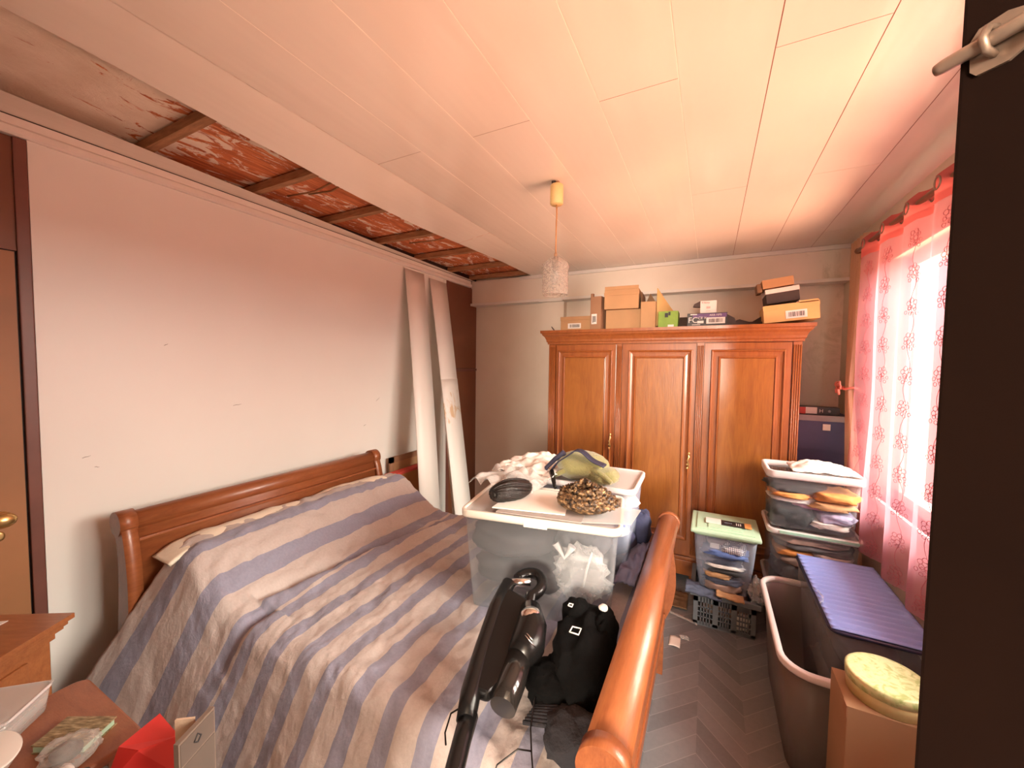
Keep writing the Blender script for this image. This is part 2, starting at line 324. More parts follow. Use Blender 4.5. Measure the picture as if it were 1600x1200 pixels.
# ------------------------------------------------------------ mesh helpers
class MB:
    def __init__(s): s.bm = bmesh.new(); s.uv = None
    def box(s, lo, hi, rz=0, piv=None, bev=0, mat=0, R=None):
        lo = Vector(lo); hi = Vector(hi); c = (lo+hi)/2; d = hi-lo
        t = bmesh.new(); bmesh.ops.create_cube(t, size=1)
        for v in t.verts: v.co = Vector((v.co.x*d.x, v.co.y*d.y, v.co.z*d.z))
        if bev: bmesh.ops.bevel(t, geom=list(t.edges), offset=bev, segments=2, affect='EDGES', profile=0.7)
        rm = Matrix.Rotation(rz, 4, 'Z') if R is None else R
        if piv is None: mm = Matrix.Translation(c) @ rm
        else: mm = Matrix.Translation(Vector(piv)) @ rm @ Matrix.Translation(c-Vector(piv))
        s._merge(t, mm, mat); return s
    def _merge(s, t, mm, mat=0):
        vs = [s.bm.verts.new(mm @ v.co) for v in t.verts]; t.verts.index_update()
        for f in t.faces:
            try: nf = s.bm.faces.new([vs[v.index] for v in f.verts]); nf.material_index = mat; nf.smooth = f.smooth
            except ValueError: pass
        t.free()
    def prism(s, poly, axis, a, b, mat=0, sm=False):
        # poly: 2-D outline; axis 'x','y','z' = extrusion axis from a to b
        def P(u, v, w): return {'x': (w, u, v), 'y': (u, w, v), 'z': (u, v, w)}[axis]
        A = [s.bm.verts.new(P(u, v, a)) for u, v in poly]; B = [s.bm.verts.new(P(u, v, b)) for u, v in poly]
        n = len(poly)
        for i in range(n):
            f = s.bm.faces.new([A[i], A[(i+1) % n], B[(i+1) % n], B[i]]); f.material_index = mat; f.smooth = sm
        for L in (A[::-1], B):
            f = s.bm.faces.new(L); f.material_index = mat
        return s
    def tube(s, pts, r, seg=10, cap=True, mat=0, flat=None):
        pts = [Vector(p) for p in pts]; rs = r if isinstance(r, (list, tuple)) else [r]*len(pts)
        prev = None; rings = []
        for i, p in enumerate(pts):
            d = (pts[min(i+1, len(pts)-1)]-pts[max(i-1, 0)]).normalized()
            if prev is None: x = d.orthogonal().normalized()
            else: x = (prev-d*prev.dot(d)).normalized()
            prev = x; y = d.cross(x)
            if flat: 
                nrm = Vector(flat).normalized(); y = nrm; x = d.cross(y).normalized()
            ry = 1
            rings.append([s.bm.verts.new(p+(x*math.cos(2*PI*k/seg)+y*math.sin(2*PI*k/seg)*ry)*rs[i]) for k in range(seg)])
        for a, b in zip(rings, rings[1:]):
            for k in range(seg):
                f = s.bm.faces.new([a[k], a[(k+1) % seg], b[(k+1) % seg], b[k]]); f.smooth = True; f.material_index = mat
        if cap:
            for rr in (rings[0][::-1], rings[-1]):
                f = s.bm.faces.new(rr); f.material_index = mat
        return s
    def lathe(s, prof, c=(0, 0, 0), seg=32, mat=0, R=None, sxy=(1, 1), smooth=True):
        c = Vector(c); rings = []
        for rr, z in prof:
            ring = []
            for k in range(seg):
                q = Vector((rr*sxy[0]*math.cos(2*PI*k/seg), rr*sxy[1]*math.sin(2*PI*k/seg), z))
                if R: q = R @ q
                ring.append(s.bm.verts.new(q+c))
            rings.append(ring)
        for a, b in zip(rings, rings[1:]):
            for k in range(seg):
                f = s.bm.faces.new([a[k], a[(k+1) % seg], b[(k+1) % seg], b[k]]); f.smooth = smooth; f.material_index = mat
        if prof[0][0] > 1e-6: s.bm.faces.new(rings[0][::-1])
        if prof[-1][0] > 1e-6: s.bm.faces.new(rings[-1])
        return s
    def blob(s, c, d, p=2.6, amp=0.1, freq=3.0, seed=0, rz=0, seg=28, mat=0, tilt=0, flatbot=False):
        """rounded soft shape of half-sizes d with noise folds"""
        c = Vector(c); R = Matrix.Rotation(rz, 3, 'Z') @ Matrix.Rotation(tilt, 3, 'X'); n2 = seg//2+2
        def sg(v, e): return math.copysign(abs(v)**e, v)
        rows = []
        for i in range(n2+1):
            th = -PI/2+PI*i/n2; row = []
            for k in range(seg):
                ph = 2*PI*k/seg
                q = Vector((sg(math.cos(th), 2/p)*sg(math.cos(ph), 2/p)*d[0], sg(math.cos(th), 2/p)*sg(math.sin(ph), 2/p)*d[1], sg(math.sin(th), 2/p)*d[2]))
                nn = Vector((q.x/d[0], q.y/d[1], q.z/d[2]))
                g = noise.fractal(nn*freq/2+Vector((seed*7.3, seed*1.7, seed)), 0.8, 2.0, 3)
                q += Vector((nn.x*d[0], nn.y*d[1], nn.z*d[2]))*amp*g
                if flatbot and q.z < -d[2]*0.8: q.z = -d[2]*0.8
                row.append(s.bm.verts.new(R @ q+c))
            rows.append(row)
        for a, b in zip(rows, rows[1:]):
            for k in range(seg):
                f = s.bm.faces.new([a[k], a[(k+1) % seg], b[(k+1) % seg], b[k]]); f.smooth = True; f.material_index = mat
        return s
    def grid(s, fn, nu, nv, uvfn=None, thick=0, mat=0):
        vs = [[s.bm.verts.new(fn(i/nu, j/nv)) for j in range(nv+1)] for i in range(nu+1)]
        if uvfn and s.uv is None: s.uv = s.bm.loops.layers.uv.new('UVMap')
        for i in range(nu):
            for j in range(nv):
                f = s.bm.faces.new([vs[i][j], vs[i+1][j], vs[i+1][j+1], vs[i][j+1]]); f.smooth = True; f.material_index = mat
                if uvfn:
                    for lp, (a, b) in zip(f.loops, ((i, j), (i+1, j), (i+1, j+1), (i, j+1))): lp[s.uv].uv = uvfn(a/nu, b/nv)
        return s
    def build(s, name, mats, parent=None, local=False, smooth=None, solid=0, **props):
        me = bpy.data.meshes.new(name)
        bmesh.ops.remove_doubles(s.bm, verts=s.bm.verts, dist=1e-5)
        bmesh.ops.recalc_face_normals(s.bm, faces=s.bm.faces); s.bm.to_mesh(me); s.bm.free()
        for k in (mats if isinstance(mats, (list, tuple)) else [mats]): me.materials.append(M[k])
        if smooth:
            for p in me.polygons: p.use_smooth = True
        o = bpy.data.objects.new(name, me); COL.objects.link(o)
        if parent is not None:
            o.parent = parent
            if not local: o.matrix_parent_inverse = mworld(parent).inverted()
        if solid:
            md = o.modifiers.new('solid', 'SOLIDIFY'); md.thickness = solid; md.offset = 0
        for k, v in props.items(): o[k] = v
        return o
def mworld(o):
    m_ = Matrix.LocRotScale(o.location, o.rotation_euler, o.scale)
    if o.parent: m_ = mworld(o.parent) @ o.matrix_parent_inverse @ m_
    return m_
def thing(name, label, cat, loc, rz=0, group=None):
    o = bpy.data.objects.new(name, None); COL.objects.link(o); o.location = loc; o.rotation_euler = (0, 0, rz); o.empty_display_size = 0.05
    o['label'] = label; o['category'] = cat
    if group: o['group'] = group
    return o
def tag(o, label, cat, group=None):
    o['label'] = label; o['category'] = cat
    if group: o['group'] = group
    return o
def struct(name, mb, mats, **k): return mb.build(name, mats, kind='structure', **k)
def text(body, size, mat, parent, loc, rot, ext=0.0004, name='lettering', align='CENTER', sx=1.0):
    cu = bpy.data.curves.new(name, 'FONT'); cu.body = body; cu.size = size; cu.extrude = ext; cu.align_x = align; cu.align_y = 'CENTER'; cu.materials.append(M[mat])
    o = bpy.data.objects.new(name, cu); COL.objects.link(o); dg_ = bpy.context.evaluated_depsgraph_get(); me = bpy.data.meshes.new_from_object(o.evaluated_get(dg_)); bpy.data.objects.remove(o)
    o = bpy.data.objects.new(name, me); COL.objects.link(o); o.parent = parent; o.location = loc; o.rotation_euler = rot; o.scale = (sx, 1, 1); return o

# ------------------------------------------------------------ room shell
XL, XR, YB, YN, H = -2.6, 0.967, 4.14, -0.3, 2.75
struct('floor', MB().box((XL-0.1, -4.3, -0.1), (XR+0.25, YB+0.1, 0)), 'floor')
# back wall with beam, ledge and pilaster
w = MB().box((XL-0.1, YB, 0), (XR+0.25, YB+0.1, 3.0))
struct('wall_back', w, 'back_wall')
struct('trim_1', MB().box((XL-0.02, 4.03, 2.475), (XR, YB, 2.75)), 'back_wall')
struct('trim_2', MB().box((XL-0.03, 3.995, 2.455), (-1.70, YB, 2.482)).box((-1.70, 3.985, 2.447), (-1.43, YB, 2.476)).box((-1.43, 3.995, 2.455), (XR, YB, 2.482)), 'trim_white')
struct('trim_3', MB().box((-1.693, 4.05, 0), (-1.433, YB, 2.45)), 'back_wall')
struct('trim_4', MB().box((-1.95, 4.005, 2.715), (XR, 4.035, 2.748)), 'trim_white')
# right wall with window opening
WY0, WY1, WZ0, WZ1 = 0.30, 3.22, 0.95, 2.42
w = MB().box((XR, YN-0.1, 0), (XR+0.22, WY0, 3.0)).box((XR, WY1, 0), (XR+0.22, YB+0.1, 3.0)).box((XR, WY0, 0), (XR+0.22, WY1, WZ0)).box((XR, WY0, WZ1), (XR+0.22, WY1, 3.0))
struct('wall_right', w, 'right_wall')
w = MB()
for y in (WY0, 1.07, WY1-0.06, 2.07): w.box((1.05, y, WZ0), (1.12, y+0.06, WZ1))
for y in (1.0, 1.15, 2.0, 2.16, 3.1): w.box((1.06, y, WZ0), (1.11, y+0.04, WZ1))
w.box((1.05, WY0, WZ0), (1.12, WY1, WZ0+0.06)).box((1.05, WY0, WZ1-0.06), (1.12, WY1, WZ1)).box((0.95, WY0-0.03, WZ0-0.03), (1.07, WY1+0.03, WZ0))
win = struct('window_1', w, 'window_white')
MB().box((1.083, WY0+0.06, WZ0+0.06), (1.087, WY1-0.06, WZ1-0.06)).build('window_pane', 'glass', win, kind='structure')
# left wall: white sheets between two brown cupboard fronts
struct('wall_left', MB().box((XL-0.1, YN-0.1, 0), (XL-0.012, YB+0.1, 3.0)), 'door_brown')
w = MB().box((XL-0.012, 0.575, 0.0), (XL, 3.507, 2.69))
struct('wall_left_sheet', w, 'white_panel')
struct('trim_5', MB().box((XL-0.005, 0.575, 0), (XL+0.006, 0.63, 2.69)).box((XL-0.005, 3.45, 0), (XL+0.004, 3.507, 2.69)), 'white_panel')
struct('trim_6', MB().prism([(XL-0.012, 2.745), (XL-0.012, 2.668), (XL+0.020, 2.668), (XL+0.028, 2.676), (XL+0.028, 2.700), (XL+0.012, 2.712), (XL+0.012, 2.745)], 'y', YN, 3.985), 'trim_white')
w = MB(); rnd_ = random.Random(4)
for (y_, z_, l_, a_) in ((0.70, 1.29, 0.03, 0.2), (0.74, 1.24, 0.018, -0.3), (1.35, 1.48, 0.05, 0.1), (2.50, 1.42, 0.05, 0.6), (2.36, 1.22, 0.03, 0.3), (1.02, 1.83, 0.02, 0.5)):
    w.tube([(XL+0.0002, y_+l_*q/3*math.cos(a_), z_+l_*q/3*math.sin(a_)+0.002*(q % 2)) for q in range(4)], [0.0008, 0.002, 0.0016, 0.0006], 5)
struct('trim_19', w, 'paper_grey')
# wardrobe doors built into the left wall near the back corner
t = thing('wall_cupboard', 'dark brown flat built-in cupboard between white sheet wall and back corner', 'cupboard', (XL, 3.8, 0))
MB().box((XL-0.012, 3.51, 0.02), (XL+0.004, 3.56, 2.67)).box((XL-0.012, 3.51, 1.675), (XL+0.010, 4.13, 1.70)).build('frame', 'cup_frame', t)
MB().box((XL-0.012, 3.56, 1.705), (XL, 4.13, 2.665), bev=0.002).build('door', 'cup_brown', t)
MB().box((XL-0.012, 3.56, 0.02), (XL, 4.13, 1.672), bev=0.002).build('door', 'cup_brown', t)
t = thing('wall_cupboard', 'brown built-in cupboard at far left edge with round knob and keyhole', 'cupboard', (XL, 0.2, 0))
MB().box((XL-0.012, 0.535, 0.0), (XL+0.012, 0.573, 2.665), bev=0.004).build('frame', 'cup_frame', t)
MB().box((XL-0.012, YN, 2.205), (XL, 0.535, 2.665)).box((XL-0.012, YN, 2.20), (XL+0.003, 0.535, 2.215)).build('upper_door', 'cup_brown', t)
d = MB().box((XL-0.012, YN, 0.0), (XL+0.002, 0.528, 2.195)).build('door', 'cup_tan', t)
MB().lathe([(0.0, 0.075), (0.018, 0.072), (0.030, 0.058), (0.031, 0.045), (0.014, 0.03), (0.011, 0.012), (0.026, 0.008), (0.028, 0.0)][::-1], (XL+0.002, 0.455, 1.09), 20, R=Matrix.Rotation(PI/2, 3, 'Y'), sxy=(1.0, 1.25)).build('knob', 'brass', d)
MB().lathe([(0.013, 0.0), (0.013, 0.004), (0.007, 0.005), (0.0, 0.005)], (XL+0.002, 0.455, 1.015), 16, R=Matrix.Rotation(PI/2, 3, 'Y'), sxy=(1.5, 1)).build('keyhole_plate', 'brass', d)
# near wall with the doorway the photo is taken from, and the hall behind
struct('wall_front', MB().box((XL-0.1, YN-0.1, 0), (-0.35, YN, 3.0)).box((0.74, YN-0.1, 0), (XR+0.1, YN, 3.0)).box((-0.35, YN-0.1, 2.3), (0.74, YN, 3.0)), 'hall_wall')
struct('wall_hall', MB().box((-1.2, -4.3, 0), (1.3, -4.2, 3.0)).box((-1.3, -4.3, 0), (-1.2, YN-0.1, 3.0)).box((1.2, -4.3, 0), (1.3, YN-0.1, 3.0)), 'hall_wall')

# ceiling: glossy planks with grooves, a missing strip showing the old tile ceiling
PW = 0.279; x0 = 0.967-0.26; lines = [0.707-PW*i for i in range(9)]     # plank joints from right to left
def sag(x, y):
    t_ = max(0.0, min(1.0, (-1.525-x)/0.285)); return -0.062*t_*math.exp(-((y-1.9)/1.15)**2)
w = MB()
rows = [(XR+0.05, lines[0])]+list(zip(lines, lines[1:]))
seams = {0: [3.6], 1: [2.532], 2: [1.497], 3: [2.536], 4: [1.504], 5: [0.4], 6: [1.492], 7: [3.053], 8: [1.484]}
g = 0.0016
for i, (a, b) in enumerate(rows):
    ys = [-0.4]+seams.get(i, [])+[YB]
    for ya, yb in zip(ys, ys[1:]):
        e = 0.0014
        if i == 0: w.box((b+g, ya+e, H), (a, yb-e, H+0.008))
        else: w.box((b+g, ya+e, H), (a-g, yb-e, H+0.008))
# last plank, its free edge sagging
def lastp(ya, yb, jag):
    def fn(u, v):
        y = ya+(yb-ya)*v; x = -1.5245-u*(0.287+jag*math.sin(y*9)*0.002); return (x, y, H+sag(x, y))
    w.grid(fn, 3, 24)
w2 = MB(); 
lastp(-0.4, 2.60, 1); lastp(2.603, YB, 1)
struct('ceiling', w, 'ceiling')
# dark groove backing above the joints
w = MB()
for x in lines[3:-1]: w.box((x-0.003, -0.4, H+0.0008), (x+0.003, YB, H+0.0075))
struct('trim_7', w, 'groove_light')
w = MB()
for x in lines[:3]: w.box((x-0.003, -0.4, H+0.0012), (x+0.003, YB, H+0.0075))
for i, (a, b) in enumerate(rows):
    for y in seams.get(i, []): w.box((b, y-0.006, H+0.001), (a, y+0.006, H+0.0075))
struct('trim_8', w, 'groove')
# remaining strip against the left wall
edge = [(-0.4, -2.36), (0.47, -2.391), (0.84, -2.416), (1.42, -2.448), (2.5, -2.507), (3.45, -2.54), (4.03, -2.558)]
def strip(u, v):
    y = -0.4+4.43*v
    for (ya, xa), (yb, xb) in zip(edge, edge[1:]):
        if y <= yb+1e-6: xe = xa+(xb-xa)*(y-ya)/(yb-ya); break
    return (xe+(XL+0.01-xe)*u, y, H)
w = MB(); w.grid(strip, 2, 40)
for f_ in w.bm.faces: f_.smooth = False
struct('trim_9', w, 'ceiling')
struct('ceiling_old', MB().box((XL-0.1, YN-0.1, H+0.066), (-1.0, YB+0.1, H+0.2)), 'brick')
struct('ceiling_upper', MB().box((-1.0, -4.3, H+0.085), (XR+0.3, YB+0.1, H+0.2)).box((-1.3, -4.3, H+0.085), (-1.0, YN, H+0.2)), 'hall_wall')
for k, y in enumerate((0.925, 1.437, 1.965, 2.48, 3.01, 3.55, 3.98)):
    struct('trim_%d' % (10+k), MB().box((XL, y-0.02, H+0.012), (-1.2, y+0.02, H+0.055)), 'joist')
# battens' torn filler lines and low tile ribs in the gap
w = MB()
for k, (y, xa, xb) in enumerate([(1.62, -2.45, -2.0), (1.66, -2.3, -1.95), (2.7, -2.4, -1.9)]):
    w.tube([(xa, y, H+0.064), ((xa+xb)/2, y+0.03, H+0.062), (xb, y-0.01, H+0.064)], 0.006, 6)
struct('trim_18', w, 'joist')

# ------------------------------------------------------------ pink curtain, rod, side drape
ROD = (0.865, 2.548)
def drape_mesh(y0, y1, ztop, zbot, x, waves, amp, nu, nv, seed, spread=0.0):
    def fn(u, v):
        y = y0+(y1-y0)*u+0.012*math.sin(v*5+u*20+seed)*v
        z = ztop+(zbot-ztop)*v
        ph = u*waves*2*PI
        a = amp*(0.75+0.25*math.cos(v*3+seed))*(1+0.3*noise.noise(Vector((u*waves, v*2, seed))))
        xx = x+a*math.sin(ph)+0.010*noise.noise(Vector((u*waves*2.3, v*3.0, seed+4)))
        return (xx, y, z)
    return fn
t = thing('curtain', 'sheer pink eyelet curtain with embroidered flower vines in front of the window', 'curtain', (ROD[0], 2.3, 0.66))
CY0 = 0.25; NW = 10.0
fnc = drape_mesh(CY0, 3.33, 2.50, 0.675, ROD[0]-0.005, NW, 0.034, 260, 60, 3)
MB().grid(fnc, 340, 60).build('cloth', 'sheer', t)
def band(u, v):
    p = fnc(u, 0.0); return (p[0]-0.0015, p[1], 2.595-0.125*v-0.012*abs(math.sin(u*NW*2*PI))*(1 if v == 0 else 0.6))
MB().grid(band, 340, 4).build('heading_band', 'sheer_band', t, label='deep rose eyelet heading band')
for k in range(20):
    u = (k+0.5)/20; p = fnc(u, 0)
    MB().tube([(p[0]+0.0, p[1]+0.027*math.cos(a)*0.9, 2.548+0.027*math.sin(a)) for a in [i*2*PI/18 for i in range(19)]], 0.0045, 6, cap=False).build('eyelet', 'steel_old', t)
# embroidery: vines of flowers, thin stitched cords following the cloth
def onc(y, z, off=-0.004):
    u = (y-CY0)/(3.33-CY0); v = (2.50-z)/(2.50-0.675); p = fnc(max(0, min(1, u)), max(0, min(1, v))); return (p[0]+off, p[1], p[2])
def vine(yc, seed, name='embroidered_vine'):
    e = MB(); rnd = random.Random(seed); z = 2.42
    while z > 0.74:
        # stem
        e.tube([onc(yc+0.012*math.sin((z-q*0.17/7)*30+seed), z-q*0.17/7) for q in range(8)], 0.0012, 4, False)
        for (dy, dz, R_) in ((0.004, -0.02, 0.018), (0.020, -0.055, 0.014), (-0.012, -0.06, 0.014)):
            n5 = 5 if R_ > 0.015 else 3; a0 = rnd.random()*6
            for k in range(n5):
                a = a0+2*PI*k/n5; cyy = yc+dy+R_*math.cos(a); czz = z+dz+R_*math.sin(a)
                e.tube([onc(cyy+R_*0.55*math.cos(b), czz+R_*0.62*math.sin(b)) for b in [i*2*PI/9 for i in range(10)]], 0.0012, 4, False)
        z -= 0.165
    e.build(name, 'embroid', t)
for i, yc in enumerate((3.176, 2.868, 2.56, 2.252, 1.944)): vine(yc, i)
# rod
r = MB().tube([(ROD[0], 0.2, ROD[1]), (ROD[0], 3.42, ROD[1])], 0.014, 14)
t = thing('curtain_rod', 'round brown curtain rod threaded through the pink curtain eyelets', 'curtain rod', (ROD[0], 2.2, ROD[1]))
r.build('rod', 'brown_rod', t)
MB().blob((ROD[0], 3.43, ROD[1]), (0.02, 0.02, 0.02), 2, 0).build('finial', 'brown_rod', t)
for y in (3.395, 1.1): MB().box((ROD[0], y-0.008, ROD[1]-0.012), (XR, y+0.008, ROD[1]-0.002)).build('bracket', 'brown_rod', t)
# beige side drape gathered by a bow
t = thing('side_drape', 'narrow beige drape tied back in the corner beside the pink curtain', 'curtain', (0.86, 3.5, 0))
def sdr(u, v):
    z = 2.655+(0.30-2.655)*v
    k = (2.655-z)/(2.655-1.62) if z > 1.62 else 1-(1.62-z)/1.3*0.9
    k = max(0, min(1, k)); wid = 0.31*(1-k)+0.075*k
    if z < 1.62: wid = 0.075+0.16*min(1, (1.62-z)/0.7)
    yc = 3.52*(1-k)+3.33*k if z > 1.62 else 3.33-0.04*min(1, (1.62-z)/0.6)
    xc = 0.90-0.07*k
    y = yc+(u-0.5)*wid
    return (xc+0.022*(1-0.4*k)*math.sin(u*5*2*PI+1), y, z+0.0*u)
MB().grid(sdr, 70, 50).build('cloth', 'side_drape', t)
MB().tube([(0.822+0.045*math.cos(a)+0.018, 3.33+0.048*math.sin(a), 1.625+0.006*math.sin(3*a)) for a in [i*2*PI/20 for i in range(21)]], 0.007, 8, False).build('tie_band', 'rose_tie', t)
b = MB()
for a, l in ((0.3, 0.06), (1.0, 0.045), (2.3, 0.055), (2.9, 0.06), (-0.8, 0.05), (-2.2, 0.055)):
    c = (0.775, 3.325, 1.628); b.tube([c, (0.765, c[1]+l*0.55*math.cos(a)+0.012*math.sin(a), c[2]+l*0.55*math.sin(a)+0.01), (0.77, c[1]+l*math.cos(a), c[2]+l*math.sin(a)), (0.775, c[1]+l*0.5*math.cos(a)-0.012*math.sin(a), c[2]+l*0.5*math.sin(a)-0.012), c], [0.006, 0.008, 0.006, 0.008, 0.006], 6)
b.build('bow', 'rose_tie', t)

# ------------------------------------------------------------ open door at the right with bolt
EX, EY = 0.177, 0.468; dv = Vector((0.64, -0.77, 0)).normalized(); ang = math.atan2(dv.y, dv.x)
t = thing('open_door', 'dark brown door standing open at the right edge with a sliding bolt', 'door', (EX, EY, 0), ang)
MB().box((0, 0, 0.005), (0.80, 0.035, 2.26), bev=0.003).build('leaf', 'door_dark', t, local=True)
b = MB()
zb = 2.006
plate = [(0.008, -0.014), (0.012, -0.019), (0.030, -0.020), (0.042, -0.014), (0.062, -0.013), (0.072, -0.019), (0.088, -0.018), (0.094, -0.010), (0.088, -0.003), (0.088, 0.004), (0.094, 0.010), (0.088, 0.018), (0.070, 0.019), (0.060, 0.013), (0.040, 0.013), (0.028, 0.018), (0.012, 0.017), (0.007, 0.010)]
MB().prism([(x, zb+z) for x, z in plate], 'y', -0.0025, 0.0).build('bolt_plate', 'steel_old', t, local=True)
MB().tube([(-0.011, -0.008, zb), (-0.006, -0.008, zb), (0.15, -0.008, zb)], [0.0045, 0.0055, 0.0055], 14).tube([(0.062, -0.010, zb), (0.062, -0.022, zb-0.010), (0.062, -0.024, zb-0.016)], 0.0045, 8).build('bolt_bar', 'steel_old', t, local=True)
b = MB()
for x in (0.022, 0.080):
    b.tube([(x, -0.001, zb+0.010), (x, -0.012, zb+0.008), (x, -0.016, zb), (x, -0.012, zb-0.008), (x, -0.001, zb-0.010)], 0.003, 6)
b.build('bolt_keeper', 'steel_old', t, local=True)

# ------------------------------------------------------------ pendant lamp
LX, LY = -0.772, 2.031
t = thing('pendant_lamp', 'pendant lamp with cut glass shade hanging from a cream cup below the ceiling', 'lamp', (LX, LY, 2.75))
MB().lathe([(0.0, 2.765), (0.014, 2.76), (0.012, 2.738), (0.004, 2.733), (0.0, 2.733)][::-1], (LX-0.018, LY, 0), 12).build('hook_cap', 'door_brown', t)
MB().tube([(LX-0.018, LY, 2.738), (LX-0.008, LY, 2.745), (LX+0.008, LY, 2.745), (LX+0.016, LY, 2.735), (LX+0.014, LY, 2.722)], 0.003, 6).build('hook', 'cord', t)
MB().lathe([(0.0, 2.622), (0.030, 2.622), (0.0355, 2.628), (0.0355, 2.722), (0.031, 2.728), (0.0, 2.728)], (LX, LY, 0), 28).build('canopy_cup', 'cream_plastic', t)
MB().tube([(LX, LY, 2.63), (LX+0.002, LY, 2.57), (LX, LY, 2.5), (LX, LY, 2.355)], 0.0038, 8).build('cord', 'cord', t)
MB().lathe([(0.0, 2.365), (0.007, 2.365), (0.009, 2.345), (0.016, 2.335), (0.016, 2.30), (0.014, 2.27), (0.0, 2.27)][::-1], (LX, LY, 0), 16).build('lamp_holder', 'carton_brown', t)
MB().lathe([(0.0, 2.275), (0.012, 2.27), (0.024, 2.245), (0.027, 2.225), (0.018, 2.20), (0.0, 2.192)][::-1], (LX, LY, 0), 16).build('bulb', 'clear_lid', t)
b = MB(); seg = 48; prof = [(0.020, 2.342), (0.032, 2.333), (0.058, 2.315), (0.068, 2.300), (0.071, 2.285), (0.066, 2.275)]+[(0.067+0.0022*math.sin(i*PI), 2.27-i*0.0155/2) for i in range(18)]+[(0.066, 2.135)]
rings = []
for i, (rr, z) in enumerate(prof):
    rings.append([b.bm.verts.new((LX+(rr*(1+0.035*(1 if (k//2+i//2) % 2 else -1)))*math.cos(2*PI*k/seg), LY+(rr*(1+0.035*(1 if (k//2+i//2) % 2 else -1)))*math.sin(2*PI*k/seg), z)) for k in range(seg)])
for A_, B_ in zip(rings, rings[1:]):
    for k in range(seg): b.bm.faces.new([A_[k], A_[(k+1) % seg], B_[(k+1) % seg], B_[k]])
b.build('glass_shade', 'cut_glass', t, solid=0.003)

# ------------------------------------------------------------ wardrobe
WF = 3.38; WX0, WX1 = -1.335, 0.578
t = thing('wardrobe', 'large three-door orange-brown wooden wardrobe with moulded cornice against back wall', 'wardrobe', ((WX0+WX1)/2, 3.66, 0))
MB().box((WX0, WF+0.02, 0.10), (WX1, 4.0, 1.96)).build('carcass', 'wardrobe_wood', t)
MB().box((WX0-0.015, WF-0.015, 0.08), (WX1+0.015, 4.0, 0.20), bev=0.006).box((WX0-0.005, WF-0.005, 0.20), (WX1+0.005, 4.0, 0.225), bev=0.004).build('plinth', 'wardrobe_wood', t)
for x in (WX0+0.05, WX1-0.05, -0.68, -0.06):
    for y in (WF+0.06, 3.93): MB().lathe([(0.022, 0.0), (0.038, 0.02), (0.042, 0.045), (0.030, 0.07), (0.034, 0.082)], (x, y, 0), 16).build('foot', 'wardrobe_wood', t)
# cornice
prof = [(0.0, 1.945), (0.008, 1.945), (0.010, 1.962), (0.018, 1.968), (0.020, 1.985), (0.032, 2.010), (0.048, 2.026), (0.052, 2.040), (0.062, 2.044), (0.064, 2.068), (0.0, 2.072)]
b = MB(); rings = []
for off, z in prof:
    rings.append([b.bm.verts.new(p) for p in ((WX0-off, 4.0, z), (WX0-off, WF-off, z), (WX1+off, WF-off, z), (WX1+off, 4.0, z))])
for A_, B_ in zip(rings, rings[1:]+rings[:1]):
    for k in range(3): b.bm.faces.new([A_[k], A_[k+1], B_[k+1], B_[k]])
b.box((WX0, WF, 1.95), (WX1, 3.995, 2.071))
b.build('cornice', 'wardrobe_wood', t)
def frame_ring(b, x0, x1, z0, z1, wdt, prof2, y):
    # mitred moulding of width wdt around a rectangle; prof2: list of (inset, height)
    rg = []
    for ins, h in prof2:
        rg.append([b.bm.verts.new(p) for p in ((x0+ins, y-h, z0+ins), (x1-ins, y-h, z0+ins), (x1-ins, y-h, z1-ins), (x0+ins, y-h, z1-ins))])
    for A_, B_ in zip(rg, rg[1:]):
        for k in range(4): b.bm.faces.new([A_[k], A_[(k+1) % 4], B_[(k+1) % 4], B_[k]])
mould = [(0.0, 0.0), (0.002, 0.010), (0.008, 0.014), (0.014, 0.010), (0.018, 0.005), (0.034, 0.003), (0.050, 0.004), (0.054, 0.010), (0.060, 0.011), (0.066, 0.003), (0.068, -0.004)]
for k, (a, b_, ma, mb_) in enumerate([(-1.265, -0.715, -1.240, -0.748), (-0.668, -0.095, -0.616, -0.125), (-0.045, 0.520, 0.004, 0.482)]):
    dr = MB().box((a+0.002, WF, 0.235), (b_-0.002, WF+0.022, 1.940), bev=0.003).build('door', 'wardrobe_wood', t)
    e = MB(); frame_ring(e, ma, mb_, 0.36, 1.888, 0.06, mould, WF); e.build('moulding', 'wardrobe_wood', dr)
    MB().box((ma+0.066, WF-0.006, 0.426), (mb_-0.066, WF+0.005, 1.822), bev=0.002).build('panel', 'panel_wood', dr)
for (a, b_) in ((WX0+0.004, -1.268), (-0.714, -0.670), (-0.094, -0.047), (0.522, WX1-0.004)):
    e = MB().box((a, WF-0.004, 0.23), (b_, WF+0.02, 1.942)); nn = 4
    for i in range(nn):
        x = a+(b_-a)*(i+0.5)/nn; e.tube([(x, WF-0.004, 0.25), (x, WF-0.004, 1.92)], (b_-a)/nn*0.36, 8)
    e.build('fluted_pilaster', 'wardrobe_wood', t)
for x, z in ((-0.752, 1.105), (-0.131, 1.01)):
    h = MB().tube([(x, WF-0.012, z+0.065), (x+0.004, WF-0.022, z+0.03), (x-0.004, WF-0.024, z), (x+0.004, WF-0.022, z-0.03), (x, WF-0.012, z-0.065)], [0.003, 0.006, 0.004, 0.006, 0.003], 8)
    for dz in (-0.06, -0.03, 0, 0.03, 0.06):
        h.blob((x+0.005*(1 if dz > 0 else -1), WF-0.020, z+dz), (0.008, 0.005, 0.009), 2, 0.2, seg=10)
    h.box((x-0.004, WF-0.014, z+0.05), (x+0.004, WF+0.001, z+0.06)).box((x-0.004, WF-0.014, z-0.06), (x+0.004, WF+0.001, z-0.05))
    h.build('handle', 'brass', t, label='gilded ornate handle')

